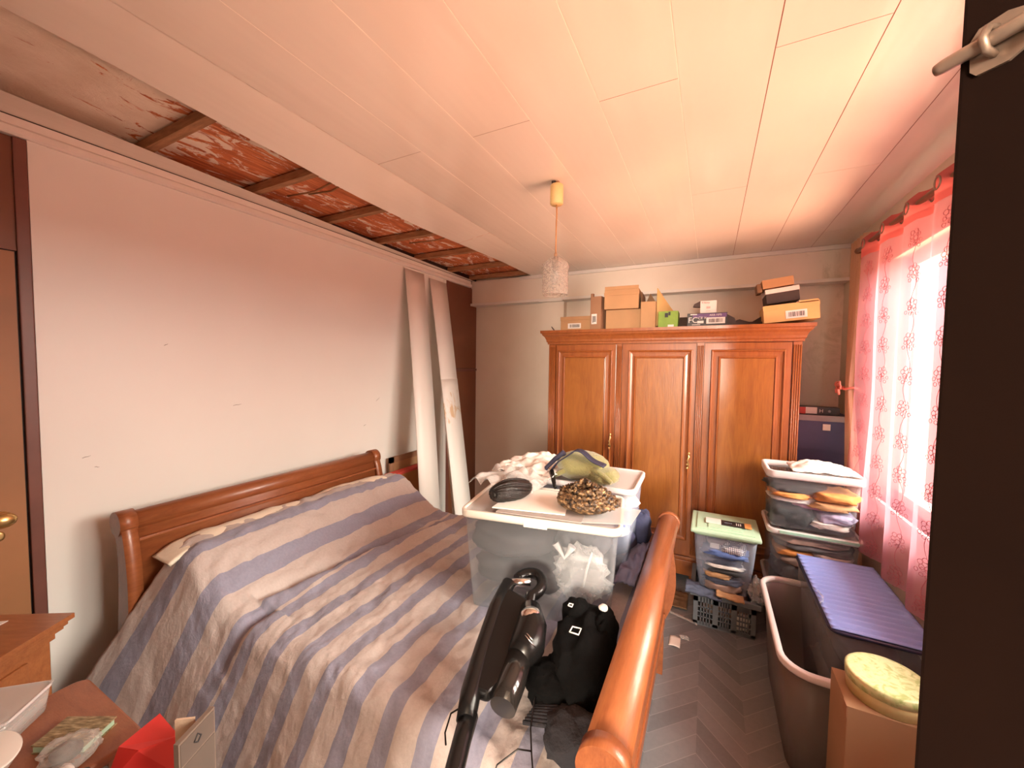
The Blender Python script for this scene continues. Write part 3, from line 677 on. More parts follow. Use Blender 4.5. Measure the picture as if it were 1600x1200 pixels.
# ------------------------------------------------------------ cartons on the wardrobe
TOP = 2.0725
def carton(name, label, mat, lo, hi, rz=0, bev=0.002, parts=None, R=None, grp='boxes on top of the wardrobe', cat='box'):
    lo = Vector(lo); hi = Vector(hi); c = Vector(((lo.x+hi.x)/2, (lo.y+hi.y)/2, lo.z))
    t = thing(name, label, cat, c, rz, grp)
    MB().box(lo-c, hi-c, bev=bev).build('body', mat, t, local=True)
    return t, lo-c, hi-c
def barcode(t, cx, y, cz, w_, h_, n=14, seed=1):
    l = MB().box((cx-w_/2, y-0.0012, cz-h_/2), (cx+w_/2, y, cz+h_/2)).build('label_sticker', 'box_white', t, local=True)
    rnd = random.Random(seed); b = MB(); x = cx-w_*0.36
    while x < cx+w_*0.36:
        q = rnd.choice((0.0015, 0.003, 0.0045)); b.box((x, y-0.0018, cz-h_*0.30), (x+q, y-0.0010, cz+h_*0.30)); x += q+rnd.choice((0.002, 0.004))
    b.build('barcode', 'ink', l, local=True)
t, lo, hi = carton('shoe_box', 'low brown cardboard box with barcode sticker at left end of wardrobe top', 'carton', (-1.275, 3.52, TOP), (-0.985, 3.74, TOP+0.135))
MB().box((lo.x-0.003, lo.y-0.003, hi.z-0.032), (hi.x+0.003, hi.y, hi.z+0.002), bev=0.002).build('lid', 'carton', t, local=True)
barcode(t, -0.01, lo.y-0.001, 0.05, 0.125, 0.048)
t, lo, hi = carton('cardboard_box', 'thin grey-brown box standing upright with printed sticker on wardrobe', 'carton_brown', (-0.965, 3.47, TOP), (-0.865, 3.72, TOP+0.30), rz=-0.12)
barcode(t, -0.012, lo.y-0.001, 0.10, 0.05, 0.09, seed=3)
text('A', 0.02, 'ink', t, (-0.022, lo.y-0.0035, 0.070), (PI/2, 0, 0))
MB().box((lo.x-0.002, lo.y+0.01, hi.z-0.02), (lo.x+0.02, lo.y+0.04, hi.z+0.03)).build('torn_flap', 'carton_brown', t, local=True)
t, lo, hi = carton('cardboard_box', 'plain tan cardboard box, lower one of the stacked pair on wardrobe', 'carton', (-0.845, 3.50, TOP), (-0.545, 3.78, TOP+0.175), rz=0.02)
t, lo, hi = carton('cardboard_box', 'tan cardboard box with lid flap, stacked on a plain tan box', 'carton', (-0.855, 3.46, TOP+0.178), (-0.565, 3.76, TOP+0.345), rz=0.04)
MB().box((lo.x-0.003, lo.y-0.004, 0.118), (hi.x+0.003, lo.y+0.003, 0.145)).box((lo.x+0.003, lo.y-0.001, 0.167), (hi.x-0.003, lo.y+0.004, 0.195)).build('flap', 'carton', t, local=True)
# open box with flaps up
t = thing('open_carton', 'open tan cardboard box with flaps standing up beside the green box', 'box', (-0.44, 3.6, TOP), 0.03, 'boxes on top of the wardrobe')
e = MB().box((-0.105, -0.14, 0), (0.02, 0.14, 0.004)).box((-0.105, -0.14, 0), (0.02, -0.136, 0.225)).box((-0.105, 0.136, 0), (0.02, 0.14, 0.225)).box((-0.105, -0.14, 0), (-0.101, 0.14, 0.225)).box((0.016, -0.14, 0), (0.02, 0.14, 0.225))
e.build('body', 'carton', t, local=True)
MB().prism([(-0.14, 0.22), (0.14, 0.22), (0.10, 0.30), (-0.13, 0.31)], 'x', -0.100, -0.096).build('flap', 'carton_inner', t, local=True)
fb = MB(); fq = [(0.024, -0.13, 0.02), (0.024, -0.13, 0.335), (0.070, -0.05, 0.265), (0.150, 0.07, 0.150), (0.150, 0.07, 0.06)]
fb.bm.faces.new([fb.bm.verts.new(q) for q in fq]); fb.build('flap', 'carton_yellow', t, local=True, solid=0.004, label='torn yellow-brown flap')
MB().prism([(0.12, 0.22), (0.14, 0.22), (0.02, 0.22), (-0.06, 0.30)][:0] or [(-0.10, 0.22), (0.015, 0.22), (-0.055, 0.335)], 'y', 0.10, 0.104).build('flap', 'carton_inner', t, local=True)
t, lo, hi = carton('green_box', 'small bright green carton with torn black mark on wardrobe top', 'green_card', (-0.395, 3.44, TOP), (-0.245, 3.62, TOP+0.135), rz=0.0)
MB().box((-0.025, lo.y-0.002, 0.085), (0.0, lo.y, 0.12)).box((0.002, lo.y-0.002, 0.10), (0.018, lo.y, 0.128)).build('mark', 'ink', t, local=True)
MB().box((0.0, lo.y-0.002, 0.0), (0.045, lo.y, 0.024)).build('label_sticker', 'box_white', t, local=True)
MB().prism([(lo.y, 0.0), (hi.y, 0.0), (hi.y, 0.10)], 'x', hi.x+0.002, hi.x+0.09).build('flap', 'carton_dark', t, local=True)
t, lo, hi = carton('printed_box', 'black and purple box printed FC CE with barcode sticker on wardrobe', 'dark_box', (-0.175, 3.43, TOP), (0.105, 3.63, TOP+0.105))
MB().box((lo.x+0.04, lo.y-0.0008, 0.070), (hi.x-0.004, lo.y, 0.100)).build('purple_band', 'purple_band', t, local=True)
text('FC', 0.062, 'box_white', t, (-0.098, lo.y-0.003, 0.050), (PI/2, 0, 0)); text('CE', 0.028, 'box_white', t, (-0.045, lo.y-0.003, 0.066), (PI/2, 0, 0)); text('X', 0.024, 'box_white', t, (-0.012, lo.y-0.003, 0.066), (PI/2, 0, 0))
MB().box((-0.066, lo.y-0.002, 0.026), (-0.022, lo.y, 0.046)).box((-0.118, lo.y-0.002, 0.092), (-0.07, lo.y, 0.100)).box((-0.105, lo.y-0.002, 0.014), (-0.045, lo.y, 0.018)).build('print_marks', 'box_white', t, local=True)
text('AKB-1070', 0.020, 'box_white', t, (0.06, lo.y-0.003, 0.087), (PI/2, 0, 0)); barcode(t, 0.062, lo.y-0.001, 0.045, 0.13, 0.048, seed=5)
MB().prism([(hi.x, 0.0), (hi.x, 0.09), (hi.x+0.05, 0.06), (hi.x+0.07, 0.0)], 'y', lo.y+0.01, lo.y+0.014).build('flap', 'carton_dark', t, local=True)
t, lo, hi = carton('white_box', 'small white box with red print standing on the black printed box', 'box_white', (-0.085, 3.46, TOP+0.107), (0.03, 3.60, TOP+0.205), rz=0.0)
text('K Bonus', 0.016, 'ink_red', t, (-0.018, lo.y-0.003, 0.082), (PI/2, 0, 0)); text('||||||', 0.018, 'ink_red', t, (0, lo.y-0.003, 0.045), (PI/2, 0, 0)); text('-------', 0.014, 'ink_red', t, (0, lo.y-0.003, 0.018), (PI/2, 0, 0))
MB().prism([(lo.x-0.052, 0.055), (lo.x-0.045, 0.075), (lo.x, 0.098), (lo.x, 0.05)], 'y', lo.y+0.0, lo.y+0.05).build('flap', 'carton_dark', t, local=True)
# dark camera-like things
t = thing('black_tray', 'low black plastic tray lying on wardrobe beside tilted yellow box', 'tray', (0.25, 3.55, TOP), 0, None)
MB().prism([(-0.13, 0), (-0.08, 0.045), (-0.06, 0.05), (0.0, 0.03), (0.10, 0.028), (0.10, 0.0)], 'y', -0.08, 0.06).build('tray', 'carton_dark', t, local=True)
MB().prism([(0.02, 0.03), (0.09, 0.075), (0.10, 0.07), (0.10, 0.03)], 'y', -0.02, 0.06).build('flap', 'carton_dark', t, local=True)
t = thing('black_strap', 'small black stub poking up at left end of wardrobe top', 'strap', (-1.31, 3.45, TOP))
MB().tube([(0, 0, 0.004), (-0.012, 0, 0.02), (-0.03, 0, 0.042)], [0.006, 0.006, 0.004], 6).build('strap', 'carton_dark', t, local=True)
# tilted stack on the right
Rt = Matrix.Rotation(-math.radians(6), 4, 'Y')
def tilted(name, label, mat, c, d, deg, yaw=0.0):
    t = thing(name, label, 'box', c, yaw, 'boxes on top of the wardrobe'); t.rotation_euler = (0, -math.radians(deg), yaw)
    MB().box((-d[0]/2, -d[1]/2, 0), (d[0]/2, d[1]/2, d[2]), bev=0.002).build('body', mat, t, local=True); return t
t = tilted('shoe_box', 'yellow-brown shoe box with barcode, tilted on right end of wardrobe', 'carton_yellow', (0.505, 3.50, TOP+0.018), (0.33, 0.24, 0.118), 5)
MB().box((-0.167, -0.123, 0.092), (0.167, -0.119, 0.124)).box((0.05, -0.123, 0.118), (0.16, -0.119, 0.135)).build('lid_flap', 'carton_yellow', t, local=True)
barcode(t, 0.03, -0.1215, 0.045, 0.125, 0.056, seed=9)
t = tilted('shoe_box', 'black shoe box with white lid, resting on the yellow-brown shoe box', 'carton_dark', (0.455, 3.52, TOP+0.158), (0.20, 0.22, 0.088), 7)
MB().box((-0.103, -0.113, 0.072), (0.103, 0.113, 0.104), bev=0.002).build('lid', 'box_white', t, local=True)
t = tilted('cardboard_box', 'orange-brown open box topmost on the tilted stack at wardrobe right end', 'carton', (0.42, 3.50, TOP+0.268), (0.19, 0.20, 0.062), 7)
MB().prism([(-0.095, 0.062), (0.095, 0.064), (0.06, 0.085), (-0.07, 0.072)], 'y', 0.05, 0.054).box((-0.13, -0.09, -0.02), (-0.097, 0.06, 0.045), bev=0.01).build('flap', 'carton_inner', t, local=True)

# ------------------------------------------------------------ bed
t = thing('sleigh_bed', 'reddish wooden sleigh double bed with scrolled head and foot boards', 'bed', (-1.3, 1.55, 0))
def ribbon(center, halfw):
    P, Q = [], []          # Catmull-Rom refinement of the centre line
    for i in range(len(center)-1):
        c0, c1, c2, c3 = center[max(0, i-1)], center[i], center[i+1], center[min(len(center)-1, i+2)]
        for k in range(5):
            t_ = k/5; P.append(tuple(0.5*(2*c1[j]+(c2[j]-c0[j])*t_+(2*c0[j]-5*c1[j]+4*c2[j]-c3[j])*t_*t_+(3*c1[j]-c0[j]-3*c2[j]+c3[j])*t_**3) for j in (0, 1))); Q.append(halfw[i]*(1-t_)+halfw[i+1]*t_)
    P.append(center[-1]); Q.append(halfw[-1]); center, halfw = P, Q
    L = []; Rr = []
    for i, p in enumerate(center):
        a = Vector(center[max(0, i-1)]); b = Vector(center[min(len(center)-1, i+1)]); d = (b-a).normalized(); n = Vector((-d.y, d.x)); h = halfw[i]
        L.append((p[0]+n.x*h, p[1]+n.y*h)); Rr.append((p[0]-n.x*h, p[1]-n.y*h))
    return L+Rr[::-1]
# headboard (x,z)
hc = [(-2.33, 0.30), (-2.325, 0.5), (-2.315, 0.68), (-2.32, 0.82), (-2.335, 0.93), (-2.35, 1.0)]
hb = MB().prism(ribbon(hc, [0.014, 0.014, 0.014, 0.014, 0.016, 0.02]), 'y', 0.78, 2.22, sm=True)
hb.build('headboard', 'bed_wood', t)
MB().tube([(-2.365, 0.75, 1.005), (-2.365, 2.25, 1.005)], 0.048, 24).build('headboard_roll', 'bed_wood', t)
MB().box((-2.325, 0.79, 0.925), (-2.298, 2.21, 0.938), bev=0.003).build('headboard_bead', 'bed_wood', t)
def spost(y0, y1, sgn=1, pts=None, hw=None):
    return MB().prism(ribbon(pts, hw), 'y', y0, y1, sm=True)
hp = [(-2.36, 0.0), (-2.36, 0.25), (-2.345, 0.45), (-2.325, 0.62), (-2.318, 0.76), (-2.328, 0.88), (-2.35, 0.97), (-2.375, 1.02)]
hw = [0.045, 0.045, 0.05, 0.05, 0.045, 0.038, 0.035, 0.03]
for y0, y1 in ((0.735, 0.79), (2.21, 2.265)):
    p = spost(y0, y1, 1, hp, hw).tube([(-2.368, y0-0.004, 1.008), (-2.368, y1+0.004, 1.008)], 0.056, 24)
    p.build('headboard_post', 'bed_wood', t)
# footboard
FY0, FY1 = 0.80, 2.33
fc = [(-0.205, 0.29), (-0.20, 0.42), (-0.19, 0.58), (-0.18, 0.70), (-0.178, 0.80), (-0.18, 0.88)]
MB().prism(ribbon(fc, [0.016]*6), 'y', FY0+0.03, FY1-0.03, sm=True).build('footboard', 'bed_wood', t)
MB().tube([(-0.178, FY0+0.02, 0.88), (-0.178, FY1-0.02, 0.88)], 0.052, 28).build('footboard_roll', 'bed_wood', t)
b = MB()
for z, x, h in ((0.79, -0.148, 0.018), (0.755, -0.150, 0.010), (0.66, -0.155, 0.012), (0.34, -0.178, 0.03)):
    b.box((x-0.03, FY0+0.04, z-h), (x, FY1-0.05, z+h), bev=0.004)
b.build('footboard_moulding', 'bed_wood', t)
fp = [(-0.205, 0.0), (-0.205, 0.18), (-0.21, 0.28), (-0.205, 0.34), (-0.19, 0.42), (-0.18, 0.52), (-0.18, 0.62), (-0.185, 0.72), (-0.19, 0.80), (-0.185, 0.88)]
fw = [0.020, 0.020, 0.018, 0.030, 0.045, 0.05, 0.045, 0.035, 0.03, 0.03]
for y0, y1 in ((FY0, FY0+0.035), (FY1-0.03, FY1)):
    spost(y0, y1, 1, fp, fw).tube([(-0.178, y0-0.004, 0.88), (-0.178, y1+0.004, 0.88)], 0.058, 32).build('footboard_post', 'bed_wood', t)
for y in (0.86, 2.24): MB().box((-2.33, y, 0.28), (-0.2, y+0.03, 0.44), bev=0.004).build('side_rail', 'bed_wood', t)
tag(MB().box((-2.29, 0.92, 0.40), (-0.235, 2.25, 0.630), bev=0.04).build('mattress', 'cream', smooth=True), 'cream covered mattress lying in the wooden sleigh bed', 'mattress')
# pillows
for k, (yc, hy, lb) in enumerate(((1.22, 0.37, 'cream pillow under the duvet at the near side of headboard'), (1.93, 0.34, 'cream pillow under the duvet at the far side of headboard'))):
    tag(MB().blob((-2.08, yc, 0.725), (0.17, hy, 0.075), 3.0, 0.05, 3, k+2, seg=40).build('pillow', 'cream'), lb, 'pillow', 'bed pillows')
# fitted sheet edge and ruffled pillow edge showing between headboard and duvet
def ruff(u, v):
    y = 0.83+1.42*u; z = 0.885+0.012*math.sin(u*40)*noise.noise(Vector((u*9, 0, 0)))+0.02*noise.noise(Vector((u*5, v, 2)))
    return (-2.285+0.16*v, y, z-0.05*(1-math.sin(min(1, u*9)*PI/2))-0.04*(1-math.sin(min(1, (1-u)*9)*PI/2))+0.01*math.sin(v*PI))
tag(MB().grid(ruff, 120, 8).build('pillow_sheet', 'cream', solid=0.012), 'creased cream sheet edge peeking out between headboard and striped duvet', 'sheet')
def sstep(a, b, x): x = max(0, min(1, (x-a)/(b-a))); return x*x*(3-2*x)
def duvet(u, v):
    # u: 0 head .. 1 foot ; v: 0 near hem .. 1 far hem
    near, top, far = 0.70, 1.32, 0.22
    s = v*(near+top+far); x = -2.215+u*(2.215-0.262)
    skew = 0.0
    zt = 0.670+0.215*sstep(-1.70, -2.12, x)
    zt += 0.012*sstep(-0.4, -0.3, x); inbox = sstep(-1.12, -0.98, x)*sstep(-0.22, -0.32, x)
    r_c = 0.11
    n1 = noise.fractal(Vector((x*3.2, s*1.1, 1.0)), 0.9, 2.1, 4); n2 = noise.fractal(Vector((x*8+s*5, s*5-x*3, 5.0)), 0.8, 2.1, 3); n2 = (1-2*abs(n2))*1.2+1.0*noise.noise(Vector((x*4, s*13, 2)))
    if s < near:
        d = near-s; a = min(d, r_c*1.3)/(r_c*1.3)*1.15
        y = 0.945-r_c*math.sin(a)*0.9; z = zt-r_c*(1-math.cos(a))
        dd = max(0, d-r_c*1.3)
        ext = sstep(-1.75, -2.2, x)
        fl = 0.44+0.12*ext
        y -= dd*fl; z -= dd*math.sqrt(1-fl*fl)*(zt-0.06-r_c)/(0.56)*1.0
        fold = 0.022*math.sin(x*11+1.5+2.0*noise.noise(Vector((x*2, 0, 3))))*min(1, dd*3)
        y -= fold; x -= 0.10*ext*min(1, dd*2.2)
        x += -0.05*dd
        z += 0
    elif s < near+top:
        q = (s-near); y = 0.945+q; z = zt-0.02*math.cos(q/top*2*PI)*0+0.02*math.sin(q/top*PI)
        if x > -1.75: z -= 0.0
    else:
        q = s-near-top; y = 0.945+top+0.05*math.sin(min(1, q/0.1)*PI/2); z = zt-0.02-q*0.95
    k = 1.0
    z += (0.014*n1+0.0065*n2)*k
    if s < near: y += 0.010*n1
    # deep crease across the bed just in front of the pillow bump
    cx = -1.66+0.18*(s-1.4)*(s > 0.75)-0.10*max(0, 0.75-s); dx = x-cx
    z -= 0.030*math.exp(-(dx/0.030)**2)*sstep(0.35, 0.6, s)*sstep(2.1, 1.7, s)
    z += 0.022*math.exp(-((dx-0.07)/0.06)**2)*sstep(0.5, 0.8, s)
    z -= 0.022*inbox*sstep(0.95, 1.10, s)
    # diagonal ridges
    for (ax, ay, sl, amp_, wd) in ((-1.1, 1.6, 0.9, 0.012, 0.05), (-0.75, 1.3, 1.3, 0.012, 0.04), (-0.55, 1.15, 0.8, 0.016, 0.05), (-1.9, 2.0, 0.4, 0.012, 0.05), (-0.9, 2.0, 1.0, 0.012, 0.05)):
        dd_ = (x-ax)*0.7-(y-ay)*0.7*sl; al = (x-ax)*0.7+(y-ay)*0.7
        z += amp_*math.exp(-(dd_/wd)**2)*math.exp(-(al/0.35)**2)
    return (x, y, max(z, 0.03))
du = MB().grid(duvet, 190, 210, uvfn=lambda u, v: (2.215-u*(2.215-0.262)+0.0, v*2.24))
tag(du.build('duvet', 'duvet', solid=0.006), 'crumpled duvet with blue-grey and taupe stripes spread over the bed', 'duvet')

# ------------------------------------------------------------ storage boxes
def storage(name, label, c, d, rz, wall_mat, rim_mat, lid=None, lid_mat=None, taper=0.05, rim=0.018, rimh=0.03, cat='storage box', grp=None, open_top=False, corner=0.03, thick=0.003):
    """d = (width, depth, height) at the rim; taper narrows the base"""
    t = thing(name, label, cat, c, rz, grp); W_, D_, H_ = d
    def ring(b, w, dd, z, cr_, seg=6):
        vs = []
        for (sx, sy, a0) in ((1, 1, 0), (-1, 1, PI/2), (-1, -1, PI), (1, -1, 3*PI/2)):
            for k in range(seg+1):
                a = a0+k*PI/2/seg; vs.append(b.bm.verts.new((sx*(w/2-cr_)+cr_*math.cos(a), sy*(dd/2-cr_)+cr_*math.sin(a), z)))
        return vs
    def skin(b, A, B, sm=True):
        n = len(A)
        for k in range(n): f = b.bm.faces.new([A[k], A[(k+1) % n], B[(k+1) % n], B[k]]); f.smooth = sm
    b = MB(); A = ring(b, W_-2*taper, D_-2*taper, 0.002, corner); b.bm.faces.new(A)
    Bm = ring(b, W_-2*rim-taper*0.6, D_-2*rim-taper*0.6, H_*0.45, corner); Cc = ring(b, W_-2*rim, D_-2*rim, H_-rimh, corner)
    skin(b, A, Bm); skin(b, Bm, Cc)
    b.build('body', wall_mat, t, local=True, solid=thick)
    b = MB(); pr = [(W_-2*rim, 0, H_-rimh), (W_-0.004, 0, H_-rimh), (W_, 0, H_-rimh*0.7), (W_, 0, H_-0.004), (W_-0.006, 0, H_), (W_-2*rim, 0, H_)]
    rr = [ring(b, w, D_-(W_-w), z, corner+(w-(W_-2*rim))/2) for w, _, z in pr]
    for A, B in zip(rr, rr[1:]+rr[:1]): skin(b, A, B)
    b.build('rim', rim_mat, t, local=True)
    if lid:
        b = MB(); A = ring(b, W_-2*rim+0.004, D_-2*rim+0.004, H_-0.006, corner); A2 = ring(b, W_-2*rim-0.03, D_-2*rim-0.03, H_-0.012, corner*0.8)
        skin(b, A, A2); b.bm.faces.new(A2)
        b.build('lid', lid_mat, t, local=True, solid=0.003)
    return t
BZ = 0.674
t = storage('storage_box', 'large clear plastic box on the bed, nearest of its pair, hair wigs on lid', (-0.655, 1.66, BZ), (0.69, 0.43, 0.443), 0.17, 'clear', 'rim_white', True, 'clear_lid', 0.045)
MB().box((-0.05, -0.219, 0.408), (0.05, -0.214, 0.436), bev=0.002).build('clip', 'rim_white', t, local=True)
storage('storage_box', 'clear plastic box on the bed behind the box with wigs, clothes inside', (-0.68, 2.16, BZ-0.01), (0.74, 0.42, 0.475), 0.02, 'clear_blue', 'rim_pale', True, 'clear_lid', 0.045)
def garment(label, mat, c, d, seed, rz=0, p=3.2, amp=0.20, name='folded_garment', grp=None, cat='clothes', fr=5, tilt=0, seg=24):
    return tag(MB().blob(c, d, p, amp, fr, seed, rz, seg, tilt=tilt).build(name, mat), label, cat, grp)
gb = 'things inside the box on the bed'
garment('dark grey pillow filling the upper left of the near bed box', 'grey_cloth', (-0.78, 1.58, 0.98), (0.19, 0.12, 0.085), 1, 0.2, 2.6, 0.12, 'cushion', gb, 'cushion', 3, seg=36)
garment('charcoal cushion at the bottom of the near bed box', 'grey_cloth', (-0.74, 1.62, 0.815), (0.22, 0.12, 0.080), 2, 0.1, 2.6, 0.14, 'cushion', gb, 'cushion', 3, seg=36)
garment('pale grey cushion in the upper right of the near bed box', 'g_grey', (-0.50, 1.72, 0.96), (0.13, 0.10, 0.08), 3, 0.1, 2.4, 0.12, 'cushion', gb, 'cushion', 3, seg=30)
garment('crumpled white plastic bag pressed against front of near bed box', 'film', (-0.46, 1.585, 0.865), (0.11, 0.05, 0.11), 4, 0.17, 2.2, 0.35, 'plastic_bag', gb, 'plastic bag', 9, seg=40)
b = MB()
pts = [(-0.560, 1.530, 1.00), (-0.535, 1.533, 0.965), (-0.520, 1.535, 0.94), (-0.505, 1.54, 0.965), (-0.49, 1.545, 0.995)]
b.tube(pts, [0.016, 0.008, 0.006, 0.009, 0.018], 8)
b.tube([(-0.41, 1.56, 0.98), (-0.43, 1.555, 0.90), (-0.44, 1.55, 0.83)], [0.004, 0.006, 0.004], 6)
tag(b.build('tied_ribbon', 'g_white'), 'white knotted ribbon against the front inside near bed box', 'ribbon')
for i, (mt, c, d) in enumerate([('g_white', (-0.60, 2.14, 1.02), (0.26, 0.15, 0.05)), ('g_blue', (-0.50, 2.12, 0.93), (0.15, 0.14, 0.045)), ('g_navy', (-0.58, 2.14, 0.82), (0.24, 0.14, 0.08)), ('g_white', (-0.42, 2.06, 0.90), (0.07, 0.07, 0.03))]):
    garment(['white garment on top of the pile in the rear bed box', 'blue garment in the middle of the rear bed box', 'navy bundle at the bottom of the rear bed box', 'small white cloth at the right side inside rear bed box'][i], mt, c, d, 20+i, 0.05*i, grp='clothes in the rear bed box')

# things on the box lids
LZ = BZ+0.443
def sheet(name, label, cat, mat, pts, th=0.002, z=0, grp=None, curl=0):
    b = MB().prism(pts, 'z', z, z+th); return tag(b.build(name, mat), label, cat, grp)
for i, (pts, mt) in enumerate([([(-0.83, 1.46), (-0.52, 1.53), (-0.58, 1.80), (-0.84, 1.78)], 'paper'), ([(-0.80, 1.44), (-0.44, 1.50), (-0.46, 1.70), (-0.80, 1.66)], 'paper_grey')]):
    sheet('envelope', ['white envelope lying between the two hair pieces on box lid', 'grey folder under the white envelope on box lid'][i], 'envelope', mt, pts, 0.005, LZ+0.0005+(0.007 if i == 0 else 0))
sheet('plastic_sleeve', 'crinkled grey plastic sleeve under the curly hair at box corner', 'plastic sleeve', 'film', [(-0.46, 1.50), (-0.26, 1.58), (-0.25, 1.76), (-0.45, 1.74)], 0.004, LZ+0.001)
# smooth black hair bun
t = thing('hair_piece', 'smooth dark brown hair bun lying at left of the box lid', 'wig', (-0.81, 1.62, LZ), 0, 'hair pieces on the box lid')
b = MB()
ax = Vector((0.075, 0.17, 0)).normalized()
for k in range(110):
    rnd = random.Random(k); a = rnd.random()*2*PI; rr = 0.056*(0.75+0.25*rnd.random()); ph = rnd.random()*0.8
    pts = []; rad = []
    for q in range(9):
        s = q/8; l = -0.105+0.21*s; env = math.sin(PI*(0.08+0.84*s))**0.5; aa = a+1.1*s+ph
        lat = Vector((-ax.y, ax.x, 0)); pts.append(Vector((-0.808, 1.60, LZ+0.050))+ax*l+lat*math.cos(aa)*rr*env+Vector((0, 0, 1))*math.sin(aa)*rr*0.85*env); rad.append(0.007*(0.4+0.6*env))
    b.tube(pts, rad, 5)
b.blob((-0.808, 1.60, LZ+0.050), (0.048, 0.112, 0.042), 2, 0.02, rz=-0.4)
b.build('strands', 'black_hair', t)
# curly brown and blond coil
t = thing('hair_piece', 'coiled blond and brown crochet braids piled at the right of the box lid', 'wig', (-0.47, 1.64, LZ), 0, 'hair pieces on the box lid')
b = MB(); rnd = random.Random(5)
for k in range(46):
    a0 = rnd.random()*2*PI; R0 = 0.03+0.085*rnd.random(); zc = 0.025+0.085*(1-(R0/0.13)**2)*(0.5+0.5*rnd.random()); L = 1.0+1.6*rnd.random(); tiltv = rnd.uniform(-0.5, 0.5)
    pts = []; rad = []
    for q in range(26):
        s = q/25; a = a0+L*s; wv = 0.006*math.sin(q*2.4); rr = R0+wv+0.012*math.sin(3*s+k)
        pts.append((-0.47+rr*math.cos(a)*1.12, 1.64+rr*math.sin(a)*0.85, LZ+0.010+zc+0.006*math.cos(q*2.4)+0.02*math.sin(a+tiltv)*0.6)); rad.append(0.0085+0.0022*math.sin(q*2.4+1))
    b.tube(pts, rad, 6)
b.blob((-0.47, 1.64, LZ+0.045), (0.12, 0.09, 0.045), 2.2, 0.06)
b.build('braids', 'braid', t)
# olive beanie, navy strap, brush
t = thing('beanie_hat', 'olive green knitted beanie with navy strap lying on the rear box', 'hat', (-0.60, 2.09, 1.145))
b = MB().blob((-0.60, 2.06, 1.205), (0.135, 0.12, 0.075), 2.4, 0.14, 2.5, 8, 0.1, 36); b.blob((-0.50, 2.03, 1.175), (0.10, 0.085, 0.045), 2.4, 0.18, 3, 11, -0.4, 30); b.build('crown', 'olive_knit', t)
b = MB().tube([(-0.72+0.30*s, 1.945+0.03*math.sin(s*PI), 1.165+0.055*math.sin(s*PI)) for s in [i/12 for i in range(13)]], [0.012+0.010*math.sin(i/12*PI) for i in range(13)], 10); b.build('ribbed_cuff', 'olive_knit', t)
t = thing('navy_strap', 'dark navy fabric strap draped over the olive beanie', 'strap', (-0.66, 2.02, 1.20))
def strapg(u, v):
    x = -0.76+0.30*u; z = 1.175+0.145*math.sin(min(1, u*1.5)*PI/2)-0.085*max(0, u-0.45)/0.55; y = 1.99-0.02*u+0.045*(v-0.5)*(1+0.4*u)
    return (x, y, z+0.006*math.sin(u*14))
MB().grid(strapg, 26, 4).build('strap', 'navy', t, solid=0.006)
MB().tube([(-0.735, 1.95, 1.165), (-0.77, 1.97, 1.16), (-0.79, 1.99, 1.185), (-0.74, 2.0, 1.24), (-0.69, 2.0, 1.28)], [0.010, 0.012, 0.012, 0.014, 0.016], 8).build('loop', 'navy', t)
t = thing('hairbrush_handle', 'black brush handle sticking out beside curly hair piece', 'brush', (-0.70, 1.90, 1.15))
MB().tube([(-0.665, 1.80, 1.145), (-0.70, 1.865, 1.165), (-0.735, 1.93, 1.185)], [0.008, 0.012, 0.015], 12).build('handle', 'black_plastic', t)
# white cloth and papers over the rear box
def clothg(u, v):
    x = -1.06+0.36*u; y = 1.86+0.42*v; z = 1.155+0.05*noise.fractal(Vector((u*2.3, v*2.3, 3)), 0.8, 2, 4)+0.045*math.exp(-((u-0.45)**2+(v-0.6)**2)*6)
    return (x+0.03*noise.noise(Vector((v*4, 1, 1))), y+0.03*noise.noise(Vector((u*4, 2, 1))), max(z, 1.148))
tag(MB().grid(clothg, 40, 40).build('white_cloth', 'box_white', solid=0.003), 'crumpled white cloth lying over the left of rear box', 'cloth')
def filmg(u, v):
    p = clothg(u, v); return (p[0]-0.03+0.0*u, p[1]-0.19, 1.14+0.055*abs(noise.noise(Vector((u*5, v*5, 9))))+0.035*math.sin(u*PI)*math.sin(v*PI))
tag(MB().grid(filmg, 40, 40).build('plastic_wrap', 'film', solid=0.002), 'transparent crinkled plastic wrap in front of the white cloth', 'plastic wrap')

# ------------------------------------------------------------ vacuum cleaner
t = thing('stick_vacuum', 'glossy black cordless stick vacuum lying diagonally on the duvet against box', 'vacuum cleaner', (-0.54, 1.0, 0.80))
up_ = Vector((0, -0.2, 0.98)).normalized(); lift = Vector((0, 0, 0.022))
def VP(*p): return Vector(p)+lift
MB().tube([VP(-0.668, 1.312, 0.883), VP(-0.655, 1.19, 0.857), VP(-0.615, 1.03, 0.822), VP(-0.575, 0.90, 0.797), VP(-0.545, 0.83, 0.785)], [0.026, 0.027, 0.028, 0.030, 0.026], 14).build('main_body', 'black_plastic', t)
MB().tube([VP(-0.548, 0.85, 0.785), VP(-0.53, 0.79, 0.775), VP(-0.50, 0.70, 0.758), VP(-0.48, 0.63, 0.745)], [0.026, 0.024, 0.024, 0.024], 14).build('wand', 'black_plastic', t)
MB().tube([VP(-0.540, 1.235, 0.865), VP(-0.508, 1.17, 0.852), VP(-0.490, 1.10, 0.838), VP(-0.495, 1.04, 0.828)], [0.036, 0.052, 0.056, 0.040], 20).build('motor_housing', 'black_plastic', t)
b = MB(); pz = lambda x, y, h: b.bm.verts.new((x, y, 0.77+(y-0.773)*0.2073+h))
pp = [(-0.665, 1.28), (-0.545, 1.25), (-0.49, 1.14), (-0.485, 1.0), (-0.52, 0.905), (-0.565, 0.90), (-0.605, 1.02), (-0.645, 1.18)]
